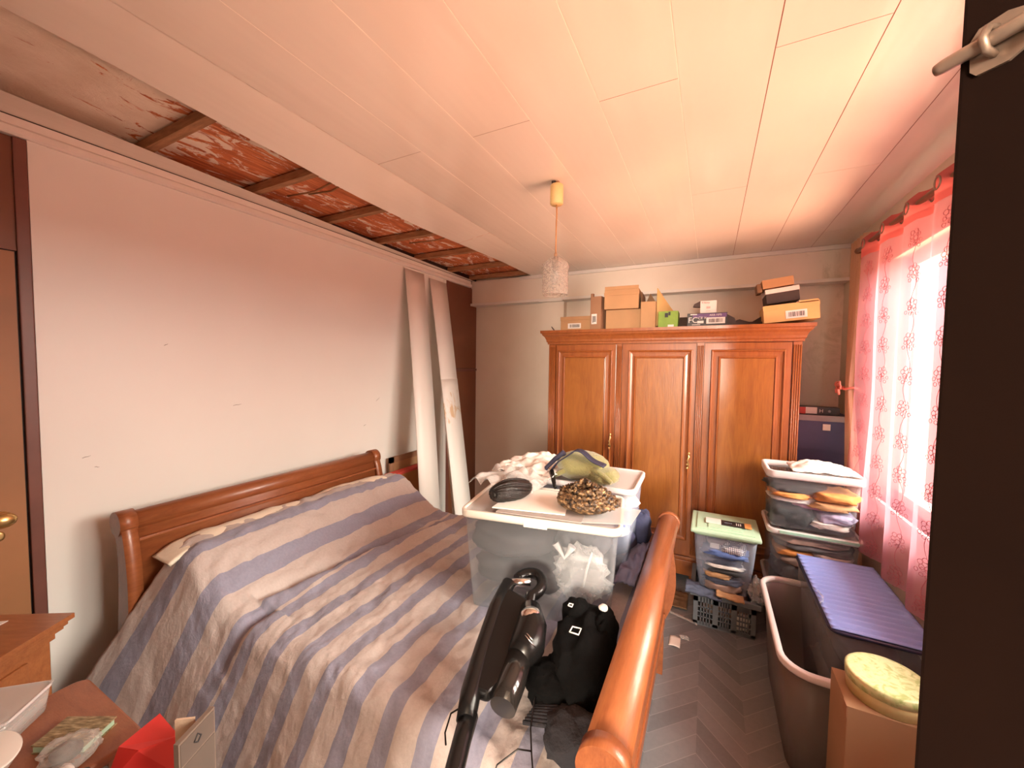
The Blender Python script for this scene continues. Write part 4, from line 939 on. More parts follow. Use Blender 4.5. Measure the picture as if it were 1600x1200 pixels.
A_ = [pz(x, y, 0.004) for x, y in pp]; B_ = [pz(x, y, 0.042) for x, y in pp]
for k in range(8): b.bm.faces.new([A_[k], A_[(k+1) % 8], B_[(k+1) % 8], B_[k]])
b.bm.faces.new(A_[::-1]); b.bm.faces.new(B_); o = b.build('body_shell', 'black_plastic', t); md = o.modifiers.new('b', 'BEVEL'); md.width = 0.012; md.segments = 3
b = MB()
for k in range(5): b.tube([VP(-0.492+0.045*q/4, 1.065+0.011*k+0.006*(q/4-0.5)**2*8, 0.838+0.050*math.cos((q/4-0.2)*1.6)) for q in range(5)], 0.0016, 5)
b.build('vent_slots', 'chrome', t)
MB().tube([VP(-0.495, 1.05, 0.828), VP(-0.480, 0.97, 0.812), VP(-0.472, 0.90, 0.797)], [0.038, 0.040, 0.037], 20).build('dust_bin', 'smoke_bin', t)
MB().blob(VP(-0.515, 1.175, 0.888), (0.030, 0.035, 0.018), 2.2, 0, rz=-0.4, seg=20).build('chrome_cover', 'chrome', t)
ringp = [VP(-0.595, 1.335, 0.886)+Vector((0.052*math.cos(a), 0.060*math.sin(a), 0.015*math.sin(a))) for a in [PI*0.95-i*PI*1.25/12 for i in range(13)]]
MB().tube(ringp+[VP(-0.535, 1.21, 0.865)], [0.021]*14, 12).build('handle_loop', 'black_plastic', t)
MB().tube([VP(-0.655, 1.315, 0.888), VP(-0.625, 1.33, 0.89), VP(-0.59, 1.345, 0.892)], 0.016, 14).build('chrome_grip', 'chrome', t)
b = MB().tube([VP(-0.575, 0.86, 0.79), VP(-0.60, 0.84, 0.775), VP(-0.59, 0.80, 0.76), VP(-0.565, 0.77, 0.765)], 0.0025, 5); b.build('cord_loop', 'black_plastic', t)

# ------------------------------------------------------------ dark clothes by the footboard
t = thing('black_clothes', 'heap of black garments with small white print against the footboard', 'clothes', (-0.33, 1.2, 0.72), 0, 'dark clothes on the bed')
b = MB().blob((-0.35, 1.26, 0.77), (0.10, 0.20, 0.085), 2.3, 0.22, 4, 31, 0.1, 40).blob((-0.39, 1.12, 0.75), (0.10, 0.10, 0.055), 2.3, 0.22, 4, 32, 0.3, 32).blob((-0.42, 1.40, 0.80), (0.055, 0.07, 0.06), 2.3, 0.2, 4, 33, 0.2, 26).blob((-0.30, 1.36, 0.80), (0.04, 0.09, 0.06), 2.3, 0.25, 4, 34, 0, 24)
b.build('fabric', 'black_cloth', t)
b = MB()
for (x, y, z, w_) in ((-0.375, 1.235, 0.860, 0.030), (-0.43, 1.35, 0.868, 0.014)):
    b.tube([(x-w_/2, y-w_*0.5, z), (x-w_/2, y+w_*0.5, z), (x+w_/2, y+w_*0.6, z), (x+w_/2, y-w_*0.4, z-0.002), (x-w_/2, y-w_*0.5, z)], 0.0025, 5)
b.blob((-0.32, 1.40, 0.862), (0.018, 0.02, 0.008), 2, 0.2, seg=12)
b.build('print_motif', 'box_white', t)
t = thing('knitted_sock', 'charcoal ribbed knit garment crumpled at near end of footboard', 'clothes', (-0.34, 1.0, 0.72), 0, 'dark clothes on the bed')
b = MB().blob((-0.30, 0.99, 0.745), (0.075, 0.085, 0.045), 2.3, 0.2, 4, 41, 0.1, 30); b.build('fabric', 'charcoal_cloth', t)
b = MB()
for k in range(12): b.tube([(-0.44+0.005*k*0.5, 0.965+0.009*k, 0.737+0.010*math.sin(k/11*PI)), (-0.36, 0.975+0.009*k, 0.752+0.012*math.sin(k/11*PI))], 0.006, 6)
b.build('ribbed_cuff', 'charcoal_cloth', t)
tag(MB().tube([(-0.425, 1.08, 0.80), (-0.43, 1.02, 0.765), (-0.41, 0.95, 0.745), (-0.385, 0.90, 0.735), (-0.36, 0.86, 0.70), (-0.37, 0.82, 0.64)], 0.0022, 6).tube([(-0.385, 0.90, 0.737), (-0.42, 0.89, 0.735), (-0.46, 0.85, 0.71), (-0.47, 0.81, 0.66)], 0.002, 6).build('cable', 'black_plastic'), 'thin black cable trailing from dark clothes to the duvet edge', 'cable')
tag(MB().grid(lambda u, v: (-0.37+0.10*u, 1.80+0.50*v+0.02*math.sin(u*5), 0.742+0.02*noise.noise(Vector((u*5, v*8, 1)))+0.02*u), 16, 40).build('grey_throw', 'bed_slip', solid=0.01), 'crumpled violet-grey fabric beside the footboard behind the boxes', 'cloth')
garment('dark navy bundle behind the boxes at the far end of bed', 'g_navy', (-0.33, 2.30, 0.83), (0.06, 0.06, 0.10), 77, name='navy_bundle')

# ------------------------------------------------------------ boards leaning on the left wall
def board(name, label, top_c, bot_c, wid, mat, thk=0.008, bow=0.0):
    # panel leaning: top centre and bottom centre lines with width along Y
    t0 = Vector(top_c); b0 = Vector(bot_c)
    def fn(u, v):
        p = b0.lerp(t0, v); p = p+Vector((0.0, (u-0.5)*wid, 0)); p.x += bow*math.sin(v*PI); return p
    return tag(MB().grid(fn, 2, 16).build(name, mat, solid=thk, smooth=False), label, 'board', 'white boards leaning by the wall')
board('leaning_board', 'tall white plastic board leaning on wall, left of the leaning pair', (-2.57, 2.965, 2.64), (-2.09, 2.645, 0.006), 0.265, 'board_white', bow=0.02)
board('leaning_board', 'tall white board leaning behind the stained one at right', (-2.57, 3.33, 2.62), (-2.13, 3.17, 0.006), 0.27, 'board_white', bow=0.02)
board('leaning_board', 'shorter white board with brown stain leaning at right of the tall boards', (-2.36, 3.245, 1.60), (-2.03, 3.09, 0.006), 0.27, 'stained_board', bow=0.0)
# picture frame and orange board
t = thing('picture_frame', 'wooden framed picture back leaning against white wall behind bed corner', 'picture frame', (-2.5, 2.75, 0.0))
e = MB(); F0, F1, Z0, Z1 = 2.60, 3.10, 0.25, 0.90
for lo, hi in (((-2.555, F0, Z0), (-2.535, F0+0.05, Z1)), ((-2.555, F1-0.05, Z0), (-2.535, F1, Z1)), ((-2.555, F0, Z1-0.05), (-2.535, F1, Z1)), ((-2.555, F0, Z0), (-2.535, F1, Z0+0.05))): e.box(lo, hi)
e.build('frame', 'carton_brown', t); MB().box((-2.550, F0+0.04, Z0+0.04), (-2.542, F1-0.04, Z1-0.04)).build('backing', 'carton', t)
e = MB().box((-2.555, F0+0.02, 0.0), (-2.535, F0+0.06, 0.25)).box((-2.555, F1-0.06, 0), (-2.535, F1-0.02, 0.25)); e.build('stand', 'carton_brown', t)
t = thing('orange_board', 'orange-brown cardboard box with red top edge behind the bed corner', 'box', (-2.44, 2.7, 0))
MB().box((-2.50, 2.50, 0.0), (-2.42, 3.00, 0.765)).build('body', 'orange_board', t); MB().box((-2.502, 2.498, 0.765), (-2.418, 3.002, 0.785)).build('red_edge', 'red_line', t)

# ------------------------------------------------------------ chest and small table lower left, with clutter
rz = math.radians(35); CC = Vector((-2.10, 0.53, 0)); 
t = thing('bedside_chest', 'brown wooden chest with stepped moulded top at lower left', 'chest', (-2.10, 0.53, 0), math.radians(31))
# local frame: chest body extends to -x and -y from its far right corner
b = MB(); 
for off, z0, z1 in ((0.0, 0.782, 0.80), (0.012, 0.765, 0.782), (0.02, 0.752, 0.765), (0.035, 0.725, 0.752)): b.box((-0.45, -0.55, z0), (-off, -off, z1), bev=0.002)
b.build('top', 'chest_wood', t, local=True)
MB().box((-0.44, -0.55, 0.03), (-0.045, -0.045, 0.726)).build('body', 'chest_wood', t, local=True)
e = MB().box((-0.048, -0.53, 0.52), (-0.036, -0.12, 0.70), bev=0.004).build('drawer', 'chest_wood', t, local=True)
MB().lathe([(0.0, 0.02), (0.011, 0.018), (0.012, 0.01), (0.006, 0.0)][::-1], (-0.036, -0.32, 0.61), 12, R=Matrix.Rotation(PI/2, 3, 'Y')).build('knob', 'brass', e, local=True)
tag(MB().prism([(-2.30, 0.35), (-2.235, 0.40), (-2.205, 0.345), (-2.25, 0.30)], 'z', 0.801, 0.803).build('paper_note', 'box_white'), 'small white paper on the wooden chest at left edge', 'paper')
TZ = 0.72
t = thing('small_table', 'reddish brown side table with rounded corners at bottom left', 'table', (-1.57, 0.2, 0))
b = MB(); pts = []
for (cx_, cy_, a0) in ((-1.40, 0.435, 0), (-1.745, 0.435, PI/2), (-1.745, -0.15, PI), (-1.40, -0.15, 3*PI/2)):
    for k in range(6):
        a = a0+k*PI/10; pts.append((cx_+0.035*math.cos(a), cy_+0.035*math.sin(a)))
b.prism(pts, 'z', TZ-0.025, TZ); o = b.build('table_top', 'table_wood', t); md = o.modifiers.new('b', 'BEVEL'); md.width = 0.006; md.segments = 2
for x in (-1.735, -1.41):
    for y in (-0.14, 0.42): MB().box((x-0.02, y-0.02, 0), (x+0.02, y+0.02, TZ-0.025), bev=0.003).build('leg', 'table_wood', t)
SC_ = 1.03/0.9
def tz(x, y): return (x*SC_, y*SC_)       # table-plane positions
# clear plastic box with cable
t = storage('plastic_box', 'small clear plastic box with curled cable inside on the side table', (-1.735, 0.265, TZ), (0.20, 0.16, 0.075), math.radians(42), 'film', 'rim_pale', False, None, 0.012, 0.005, 0.008, 'box', None, corner=0.02, thick=0.002)
MB().box((-0.097, -0.077, 0.072), (0.097, 0.077, 0.075), bev=0.001).build('lid', 'film', t, local=True)
tag(MB().tube([(-1.735+0.05*math.cos(a)*(1-a/40), 0.265+0.035*math.sin(a), TZ+0.015+0.003*a) for a in [i*0.4 for i in range(30)]], 0.004, 7).build('coiled_cable', 'g_white'), 'white curled cable inside the small clear box', 'cable')
t = thing('hardcover_book', 'old book with brown worn cover and mint page edge on side table', 'book', (-1.505, 0.372, TZ), math.radians(28)); t.scale = (0.82, 0.82, 0.82)
MB().box((-0.080, -0.050, 0.004), (0.078, 0.048, 0.024)).build('pages', 'mint_lid', t, local=True, label='pale mint page block')
MB().box((-0.083, -0.053, 0.024), (0.083, 0.053, 0.028), bev=0.001).box((-0.083, -0.053, 0), (0.083, 0.053, 0.004)).build('cover', 'old_cover', t, local=True)
t = thing('white_dish', 'white oval dish at the bottom left corner on the table', 'dish', (-1.565, 0.235, TZ))
MB().lathe([(0.0, 0.004), (0.045, 0.004), (0.055, 0.02), (0.075, 0.048), (0.078, 0.052), (0.074, 0.054), (0.0, 0.05)], (0, 0, 0), 36, sxy=(1.15, 0.72)).build('dish', 'white_gloss', t, local=True)
t = thing('plastic_pouch', 'crinkled clear pouch holding a dark round thing on the side table', 'pouch', (-1.44, 0.345, TZ))
MB().blob((0, 0, 0.025), (0.055, 0.045, 0.025), 2.6, 0.25, 5, 3, 0.5, 30).build('film', 'film', t, local=True); MB().blob((-0.005, -0.005, 0.022), (0.035, 0.03, 0.016), 2, 0).build('dark_disc', 'carton_dark', t, local=True)
# red card
def redc(name, label, pts, z0, mat):
    return None
t = thing('red_envelope', 'bright red card envelope folded open on the side table corner', 'envelope', (-1.30, 0.46, TZ))
b = MB()
A_ = [Vector(p) for p in ((-1.291, 0.390, 0.78), (-1.318, 0.483, 0.78), (-1.194, 0.475, 0.78), (-1.225, 0.405, 0.79))]
f1 = [b.bm.verts.new(v) for v in A_]; b.bm.faces.new(f1); b.build('flap', 'red_card', t, solid=0.002)
b = MB(); A_ = [Vector(p) for p in ((-1.291, 0.390, 0.779), (-1.225, 0.405, 0.789), (-1.194, 0.475, 0.779), (-1.19, 0.46, 0.70), (-1.23, 0.36, 0.68), (-1.29, 0.36, 0.70))]
b.bm.faces.new([b.bm.verts.new(v) for v in A_]); b.build('pocket', 'red_card', t, solid=0.002)
# upright grey frame / tablet
t = thing('upright_folder', 'grey flat folder with thick light edge standing upright beside red card', 'panel', (-1.15, 0.42, 0.0))
p0 = Vector((-1.085, 0.425, 0)); p1 = Vector((-1.127, 0.520, 0)); dvv = (p1-p0).normalized(); an = math.atan2(dvv.y, dvv.x)
Lg = (p1-p0).length
t2 = MB().box((0, -0.006, 0), (Lg, 0.006, 0.852), rz=an, piv=(0, 0, 0)); 
for v in t2.bm.verts: v.co += p0
t2.build('board', 'taupe', t)
e = MB().box((0.004, -0.0072, 0.06), (Lg-0.004, -0.0055, 0.785), rz=an, piv=(0, 0, 0)).box((0.004, -0.0072, 0.790), (Lg-0.004, -0.0055, 0.846), rz=an, piv=(0, 0, 0))
for v in e.bm.verts: v.co += p0
e.build('face_inset', 'taupe_dark', t)
e = MB().tube([(0.04, -0.008, 0.820), (0.05, -0.008, 0.832), (0.06, -0.008, 0.820), (0.05, -0.008, 0.810), (0.04, -0.008, 0.820)], 0.002, 5)
rm = Matrix.Rotation(an, 4, 'Z')
for v in e.bm.verts: v.co = rm @ v.co+p0
e.build('emblem', 'ink', t)
tag(MB().prism([(-1.172, 0.462), (-1.137, 0.487), (-1.134, 0.482), (-1.169, 0.457)], 'z', 0.0, 0.848).build('tan_card', 'canvas'), 'tan card standing behind the grey upright panel', 'card')
for k, (x, y, z) in enumerate(((-1.36, 0.365, TZ+0.012), (-1.31, 0.36, TZ+0.012))):
    pass
tag(MB().tube([(-1.345, 0.345, TZ+0.012), (-1.285, 0.33, TZ+0.03), (-1.255, 0.355, TZ+0.05)], [0.010, 0.011, 0.010], 10).build('pen', 'carton_dark'), 'dark grey pen tip leaning on the red card', 'pen')
tag(MB().blob((-1.385, 0.325, TZ+0.012), (0.028, 0.012, 0.011), 2.2, 0.15, seed=4).build('crumpled_tissue', 'g_white'), 'small crumpled white tissue near the red card', 'tissue')

# ------------------------------------------------------------ right side: stack of clear containers
gs = 'clear containers stacked in front of the window corner'
SX0 = 0.60
storage('clear_container', 'clear container with pale rim full of clothes, topmost of corner stack', (0.60, 3.13, 0.735), (0.50, 0.36, 0.365), 0.0, 'clear', 'rim_pale', False, None, 0.035, 0.02, 0.045, grp=gs)
t = storage('clear_container', 'clear container with mint-edged lid, middle of the corner stack', (0.61, 3.14, 0.37), (0.49, 0.38, 0.355), 0.0, 'clear', 'rim_pale', True, 'clear_lid', 0.03, 0.018, 0.03, grp=gs)
MB().box((-0.18, -0.196, 0.335), (0.23, -0.186, 0.350)).build('lid_edge', 'mint_trim', t, local=True, label='mint green lid edge')
storage('clear_container', 'clear container on the floor, bottom of the corner stack', (0.61, 3.14, 0.0), (0.48, 0.38, 0.36), 0.0, 'clear', 'rim_pale', True, 'clear_lid', 0.03, 0.018, 0.03, grp=gs)
ga = 'clothes in the top corner container'
for i, (mt, c, d, lb) in enumerate([
    ('g_char', (0.50, 3.10, 0.80), (0.11, 0.13, 0.055), 'dark grey bundle low left in topmost container'), ('g_white', (0.69, 3.08, 0.785), (0.10, 0.12, 0.018), 'white patterned cloth at bottom right of topmost container'),
    ('g_lilac', (0.72, 3.08, 0.83), (0.09, 0.12, 0.024), 'lilac garment low right in topmost container'), ('g_pink', (0.60, 3.035, 0.885), (0.085, 0.05, 0.012), 'pink cloth slanting across topmost container'),
    ('g_white', (0.52, 3.07, 0.915), (0.13, 0.10, 0.014), 'pale folded cloth in the middle of topmost container'), ('g_orange', (0.49, 3.06, 0.948), (0.10, 0.11, 0.014), 'orange cloth at left in topmost container'),
    ('g_tan', (0.70, 3.07, 0.905), (0.11, 0.12, 0.020), 'tan folded cloth at right in topmost container'), ('g_orange', (0.71, 3.06, 0.965), (0.11, 0.12, 0.022), 'bright orange folded cloth at right near the top rim'),
    ('g_char', (0.52, 3.10, 0.99), (0.14, 0.12, 0.026), 'grey garment at the top left of topmost container')]):
    garment(lb, mt, c, (d[0]*1.12, d[1], d[2]*1.5), 50+i, [0, 0, 0.1, -0.1, 0.05, 0, 0, 0.05, 0][i], grp=ga, tilt=0.0, seg=26)
gbb = 'clothes in the middle corner container'
for i, (mt, c, d, lb) in enumerate([('g_taupe', (0.60, 3.10, 0.66), (0.20, 0.14, 0.016), 'taupe cloth on top in middle container'), ('g_grey', (0.62, 3.10, 0.62), (0.20, 0.14, 0.020), 'grey folded cloth upper in middle container'), ('g_orange', (0.52, 3.07, 0.578), (0.10, 0.12, 0.016), 'orange cloth at left in middle container'), ('g_white', (0.71, 3.07, 0.585), (0.10, 0.12, 0.018), 'pale cloth at right in middle container'), ('g_taupe', (0.61, 3.10, 0.53), (0.19, 0.14, 0.026), 'brownish garment mid height in middle container'), ('g_grey', (0.60, 3.10, 0.45), (0.18, 0.14, 0.05), 'grey bundle at bottom of middle container')]):
    garment(lb, mt, c, (d[0]*1.05, d[1], d[2]*1.35), 70+i, 0.03*i, grp=gbb)
for i, (mt, z, lb) in enumerate([('g_taupe', 0.25, 'taupe bundle upper in floor container'), ('g_char', 0.12, 'charcoal bundle lower in floor container')]): garment(lb, mt, (0.61, 3.12, z), (0.18, 0.14, 0.06), 80+i, grp='clothes in the floor container')
# white plastic packaging on top
def pk(u, v):
    x = 0.49+0.34*u; y = 2.98+0.26*v; return (x, y, 1.108+0.045*math.sin(u*PI)**0.6*math.sin(v*PI)**0.6+0.012*noise.fractal(Vector((u*5, v*4, 7)), 0.8, 2, 3))
b = MB().grid(pk, 40, 30); b.grid(lambda u, v: (pk(u, v)[0], pk(u, v)[1], 1.102), 10, 8)
tag(b.build('plastic_packet', 'box_white'), 'crumpled white plastic packet lying on the topmost clear container', 'packet')
# blue storage trunk with grey lid behind, standing on a low stand
t = thing('blue_storage_trunk', 'dark blue plastic trunk with grey lid edge between wardrobe and corner', 'trunk', (0.775, 3.78, 0))
b = MB().prism([(-0.165, 0.72), (0.165, 0.72), (0.175, 1.16), (-0.175, 1.16)], 'y', -0.17, 0.17)
for v in b.bm.verts: v.co += Vector((0.775, 3.78, 0.0))
b.build('body', 'blue_plastic', t)
e = MB().prism([(-0.182, 1.15), (0.182, 1.15), (0.190, 1.25), (0.165, 1.40), (-0.165, 1.40), (-0.19, 1.25)], 'y', -0.19, 0.18)
for v in e.bm.verts: v.co += Vector((0.775, 3.78, 0.0))
l = e.build('lid', 'blue_plastic', t)
MB().box((0.60, 3.582, 1.365), (0.91, 3.60, 1.408), bev=0.004).build('lid_edge', 'greyblue_lid', l, label='grey lid edge strip')
MB().box((0.755, 3.580, 1.30), (0.800, 3.588, 1.345)).build('price_sticker', 'paper', t)
tag(MB().box((0.60, 3.60, 0.0), (0.94, 3.95, 0.718), bev=0.01).build('grey_crate', 'grey_plastic'), 'grey crate on the floor hidden below the blue trunk', 'crate')
t = thing('slim_box', 'slim red, white and black printed box lying on the blue trunk', 'box', (0.735, 3.70, 1.409))
MB().box((-0.125, -0.05, 0), (0.13, 0.05, 0.055), bev=0.002).build('body', 'dark_box', t, local=True)
MB().box((-0.127, -0.052, 0.0), (-0.075, 0.03, 0.050)).build('red_end', 'ink_red', t, local=True); MB().box((-0.075, -0.052, 0.004), (-0.005, 0.03, 0.052)).build('white_panel', 'box_white', t, local=True)
text('H', 0.035, 'box_white', t, (0.02, -0.053, 0.026), (PI/2, 0, 0)); MB().lathe([(0.010, 0), (0.010, 0.003), (0, 0.003)], (0.07, -0.05, 0.026), 16, R=Matrix.Rotation(PI/2, 3, 'X')).build('print_motif', 'greyblue_lid', t, local=True)

# green-lid box on grey crate
t = thing('laundry_crate', 'grey slotted plastic crate on the floor under the mint-lidded box', 'crate', (0.135, 3.04, 0))
cx0, cx1, cy0, cy1, ch = -0.045, 0.315, 2.88, 3.24, 0.245
def slotwall(b, ax, fix, a0, a1, z0, z1, th=0.006):
    L = a1-a0
    def bx(u0, u1, v0, v1):
        if ax == 'x': b.box((u0, fix-th/2, v0), (u1, fix+th/2, v1))
        else: b.box((fix-th/2, u0, v0), (fix+th/2, u1, v1))
    bx(a0, a1, z1-0.05, z1); bx(a0, a1, z0, z0+0.02)
    for f0, f1 in ((0, 0.07), (0.32, 0.41), (0.62, 0.71), (0.93, 1.0)): bx(a0+L*f0, a0+L*f1, z0, z1)
    for f0, f1 in ((0.07, 0.32), (0.41, 0.62), (0.71, 0.93)):
        for i in range(1, 5): x = a0+L*(f0+(f1-f0)*i/5); bx(x-0.003, x+0.003, z0, z1)
        for i in range(1, 4): z = z0+0.02+(z1-z0-0.07)*i/4; bx(a0+L*f0, a0+L*f1, z-0.004, z+0.004)
b = MB(); slotwall(b, 'x', cy0, cx0, cx1, 0.01, ch-0.03); slotwall(b, 'x', cy1, cx0, cx1, 0.01, ch-0.03); slotwall(b, 'y', cx0, cy0, cy1, 0.01, ch-0.03); slotwall(b, 'y', cx1, cy0, cy1, 0.01, ch-0.03)
b.box((cx0, cy0, 0.0), (cx1, cy1, 0.01)); b.build('body', 'grey_plastic', t)
b = MB().box((cx0-0.025, cy0-0.025, ch-0.035), (cx1+0.025, cy0+0.004, ch), bev=0.005).box((cx0-0.025, cy1-0.004, ch-0.035), (cx1+0.025, cy1+0.025, ch), bev=0.005).box((cx0-0.025, cy0-0.02, ch-0.035), (cx0+0.004, cy1+0.02, ch), bev=0.005).box((cx1-0.004, cy0-0.02, ch-0.035), (cx1+0.025, cy1+0.02, ch), bev=0.005)
b.build('rim', 'grey_plastic', t)
garment('crumpled pale laundry inside the grey crate', 'g_taupe', (0.14, 3.06, 0.11), (0.15, 0.14, 0.085), 91, 0, 2.6, 0.15)
garment('white cloth against the front slots inside the grey crate', 'g_white', (0.24, 2.93, 0.07), (0.05, 0.035, 0.05), 92)
t = storage('mint_lid_box', 'tall clear box with mint green lid standing on the grey crate', (0.125, 3.05, 0.247), (0.385, 0.36, 0.40), 0.0, 'clear_blue', 'mint_lid', False, None, 0.05, 0.01, 0.02, grp=None)
MB().box((-0.205, -0.195, 0.395), (0.205, 0.195, 0.418), bev=0.010).box((-0.17, -0.16, 0.418), (0.17, 0.16, 0.424), bev=0.003).box((-0.10, -0.13, 0.424), (0.10, -0.06, 0.429), bev=0.002).build('lid', 'mint_lid', t, local=True)
gm = 'clothes in the mint-lidded box'
for i, (mt, c, d, a, lb) in enumerate([
    ('g_taupe', (0.125, 2.97, 0.285), (0.115, 0.08, 0.026), 0, 'mauve cloth at bottom of mint-lidded box'), ('g_denim', (0.115, 2.965, 0.33), (0.118, 0.08, 0.020), 0.05, 'dark checked cloth low in mint-lidded box'),
    ('g_tan', (0.09, 2.955, 0.362), (0.08, 0.075, 0.016), -0.1, 'tan cloth low left in mint-lidded box'), ('g_char', (0.13, 2.965, 0.40), (0.125, 0.08, 0.022), 0.1, 'charcoal garment in middle of mint-lidded box'),
    ('g_white', (0.13, 2.935, 0.432), (0.11, 0.06, 0.008), 0.0, 'pale strap across the middle of mint-lidded box'), ('g_denim', (0.11, 2.965, 0.465), (0.12, 0.08, 0.028), -0.08, 'slate grey garment in mint-lidded box'),
    ('g_blue', (0.135, 2.955, 0.515), (0.13, 0.085, 0.022), 0.08, 'blue garment near the top of mint-lidded box'), ('plaid', (0.175, 2.945, 0.552), (0.075, 0.075, 0.020), 0, 'checked white cloth at top of mint-lidded box'), ('g_taupe', (0.08, 2.99, 0.58), (0.06, 0.08, 0.018), 0, 'mauve cloth at top left of mint-lidded box')]):
    garment(lb, mt, c, (d[0]*1.05, d[1], d[2]*1.3), 100+i, 0, grp=gm, seg=26)
tag(MB().box((0.04, 2.893, 0.545), (0.095, 2.896, 0.578)).build('price_tag', 'paper'), 'white tag stuck inside front of mint-lidded box', 'tag')
# blue and orange cloths on crate rim, film
def blue_c(u, v):
    x = -0.10+0.22*u; y = 2.82+0.13*v; return (x, y, 0.262-0.02*u+0.014*noise.noise(Vector((u*6, v*6, 2)))-0.05*max(0, 0.3-v))
tag(MB().grid(blue_c, 24, 12).build('denim_cloth', 'g_denim', solid=0.012), 'blue denim cloth draped over left front rim of the crate', 'cloth')
tag(MB().grid(lambda u, v: (0.085+0.16*u, 2.825+0.08*v-0.01*u, 0.262-0.006*u+0.01*noise.noise(Vector((u*5, v*5, 4)))), 18, 8).build('orange_cloth', 'g_tan', solid=0.010), 'orange-tan cloth draped over front rim of the crate', 'cloth')
garment('crinkled clear plastic bag squeezed beside the mint-lidded box', 'film', (0.325, 2.93, 0.30), (0.055, 0.06, 0.075), 120, 0, 2.0, 0.5, 'plastic_bag', None, 'plastic bag', 7, seg=40)
# flyer on mint lid
t = thing('flyer', 'folded black and white flyer with orange pattern lying on mint lid', 'leaflet', (0.135, 3.03, 0.6775))
MB().box((-0.125, -0.045, 0), (-0.03, 0.055, 0.003)).build('white_page', 'box_white', t, local=True); MB().box((-0.03, -0.045, 0), (0.11, 0.045, 0.004)).build('black_page', 'dark_box', t, local=True)
MB().box((0.11, -0.04, 0), (0.150, 0.05, 0.004)).build('orange_page', 'g_orange', t, local=True); text('alpha', 0.028, 'clear_blue', t, (0.012, 0.0, 0.005), (0, 0, 0), sx=0.8)
b = MB()
for k in range(3): b.box((0.060+0.012*k, -0.02, 0.004), (0.064+0.012*k, 0.02, 0.0045))
b.build('print_lines', 'box_white', t, local=True)

# big open tub and blue-lidded box inside it
t = storage('open_tub', 'large frosted grey open plastic tub on the floor under blue-lidded box', (0.60, 2.34, 0.0), (0.59, 0.86, 0.505), 0.0, 'tub_frost', 'rim_pale', False, None, 0.055, 0.024, 0.028, corner=0.10, thick=0.004)
t = storage('underbed_box', 'clear box with ribbed translucent blue lid standing in the grey tub', (0.685, 2.475, 0.02), (0.375, 0.78, 0.605), 0.0, 'clear', 'navy_edge', False, None, 0.045, 0.012, 0.014, corner=0.03)
def rib(u, v):
    x = -0.178+0.356*u; y = -0.380+0.760*v; z = 0.608+0.007*math.sin(v*16*2*PI)*min(1, min(u, 1-u)*14)
    return (x, y, z)
MB().grid(rib, 24, 220).build('ribbed_lid', 'blue_lid', t, local=True, solid=0.003)
e = MB().tube([(-0.180, -0.05, 0.612), (-0.165, -0.07, 0.616), (-0.155, -0.12, 0.616), (-0.165, -0.17, 0.616), (-0.180, -0.19, 0.612)], 0.005, 8)
e.build('latch', 'clear_blue', t, local=True)
for i, (mt, z) in enumerate((('g_taupe', 0.14), ('g_char', 0.30), ('g_grey', 0.45))):
    garment(['taupe bedding at bottom of the blue-lidded box', 'charcoal bedding in middle of the blue-lidded box', 'grey bedding at top of the blue-lidded box'][i], mt, (0.685, 2.475, z), (0.12, 0.31, 0.065), 130+i, grp='bedding in the blue-lidded box', name='folded_bedding', cat='bedding')
# cardboard box + tin
t = thing('cardboard_box', 'plain tan cardboard box in front of the tub carrying the round tin', 'box', (0.63, 1.79, 0), 0.0)
MB().box((-0.165, -0.095, 0), (0.22, 0.105, 0.58), bev=0.002).build('body', 'carton_plain', t, local=True)
MB().box((-0.167, -0.097, 0.54), (-0.163, -0.06, 0.581)).build('tape', 'carton_brown', t, local=True)
t = thing('round_tin', 'round pale green patterned tin lid box lying on the cardboard box', 'tin', (0.602, 1.81, 0.581))
rt = 0.115
MB().lathe([(0.0, 0.0), (rt-0.004, 0.0), (rt-0.002, 0.035), (rt-0.002, 0.05)], (0, 0, 0), 48).build('base', 'tin_side', t, local=True)
MB().lathe([(rt+0.001, 0.045), (rt+0.002, 0.075), (rt-0.002, 0.079), (rt-0.010, 0.080), (0, 0.080)], (0, 0, 0), 48).build('lid', 'tin_print', t, local=True)
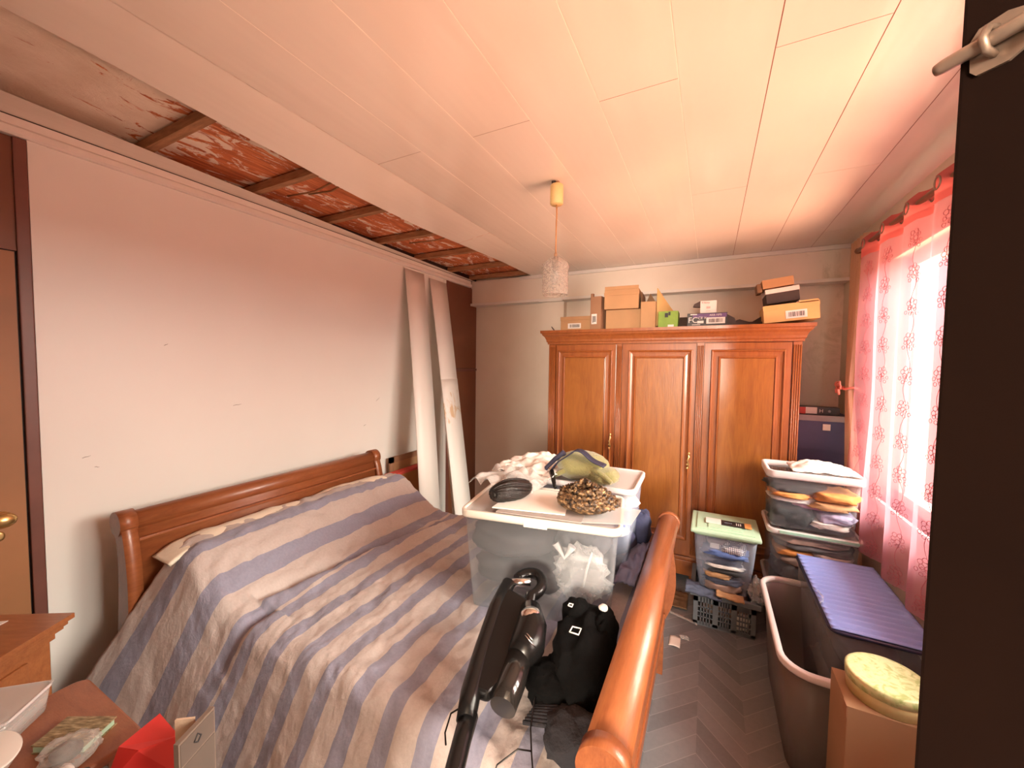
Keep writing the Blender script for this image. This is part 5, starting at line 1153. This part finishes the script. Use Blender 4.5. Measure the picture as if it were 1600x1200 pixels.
# red bag, cream cloth bag
def bag(u, v):
    a = u*2*PI; r1 = 0.10+0.045*v; return (0.545+r1*math.cos(a)*0.75*(1+0.08*math.sin(3*a)), 1.52+r1*math.sin(a)*1.1, 0.002+0.38*v+0.02*math.sin(a*2)*v)
t = thing('red_bag', 'open red paper bag on the floor at bottom right', 'bag', (0.55, 1.52, 0))
MB().grid(bag, 48, 12).build('bag', 'red_bag', t, solid=0.003)
MB().prism([(0.47, 1.43), (0.60, 1.43), (0.60, 1.60), (0.47, 1.60)], 'z', 0.004, 0.01).build('base', 'red_bag', t)
garment('dark brown thing inside the red bag', 'carton_dark', (0.545, 1.52, 0.17), (0.065, 0.09, 0.14), 140, name='dark_bundle', cat='bundle')
def cream_g(u, v):
    x = 0.50+0.17*u+0.02*math.sin(v*4); y = 1.36-0.03*v+0.10*u; z = 0.02+0.44*v+0.04*math.exp(-((u-0.1)/0.12)**2)*v-0.03*u*v
    return (x, y+0.015*math.sin(u*9+v*3), z)
tag(MB().grid(cream_g, 24, 24).build('cloth_bag', 'canvas', solid=0.02), 'cream canvas bag standing at the bottom beside the dark door', 'bag')
# paper scraps on the floor
tag(MB().grid(lambda u, v: (-0.175+0.065*u, 2.57+0.10*v, 0.004+0.006*math.sin(u*PI)), 6, 6).build('paper_scrap', 'paper', solid=0.001), 'pinkish white paper scrap on floor by the footboard leg', 'paper')
tag(MB().blob((-0.09, 2.68, 0.012), (0.028, 0.016, 0.011), 2, 0.4, 6, 3).build('plastic_scrap', 'film'), 'bit of clear plastic on the floor beside the paper scrap', 'plastic scrap')
tag(MB().grid(lambda u, v: (-0.21+0.19*u, 2.92-0.06*u+0.03*v, 0.006+0.004*math.sin(v*PI)), 12, 3).build('clear_strip', 'film', solid=0.002), 'thin clear plastic strip on floor left of the crate', 'plastic strip')
tag(MB().grid(lambda u, v: (-0.24+0.15*u, 3.0+0.22*v, 0.01+0.02*abs(noise.noise(Vector((u*4, v*4, 1))))), 12, 12).build('brown_wrapping', 'carton_inner', solid=0.003), 'crumpled brown wrapping on the floor before the wardrobe', 'wrapping')
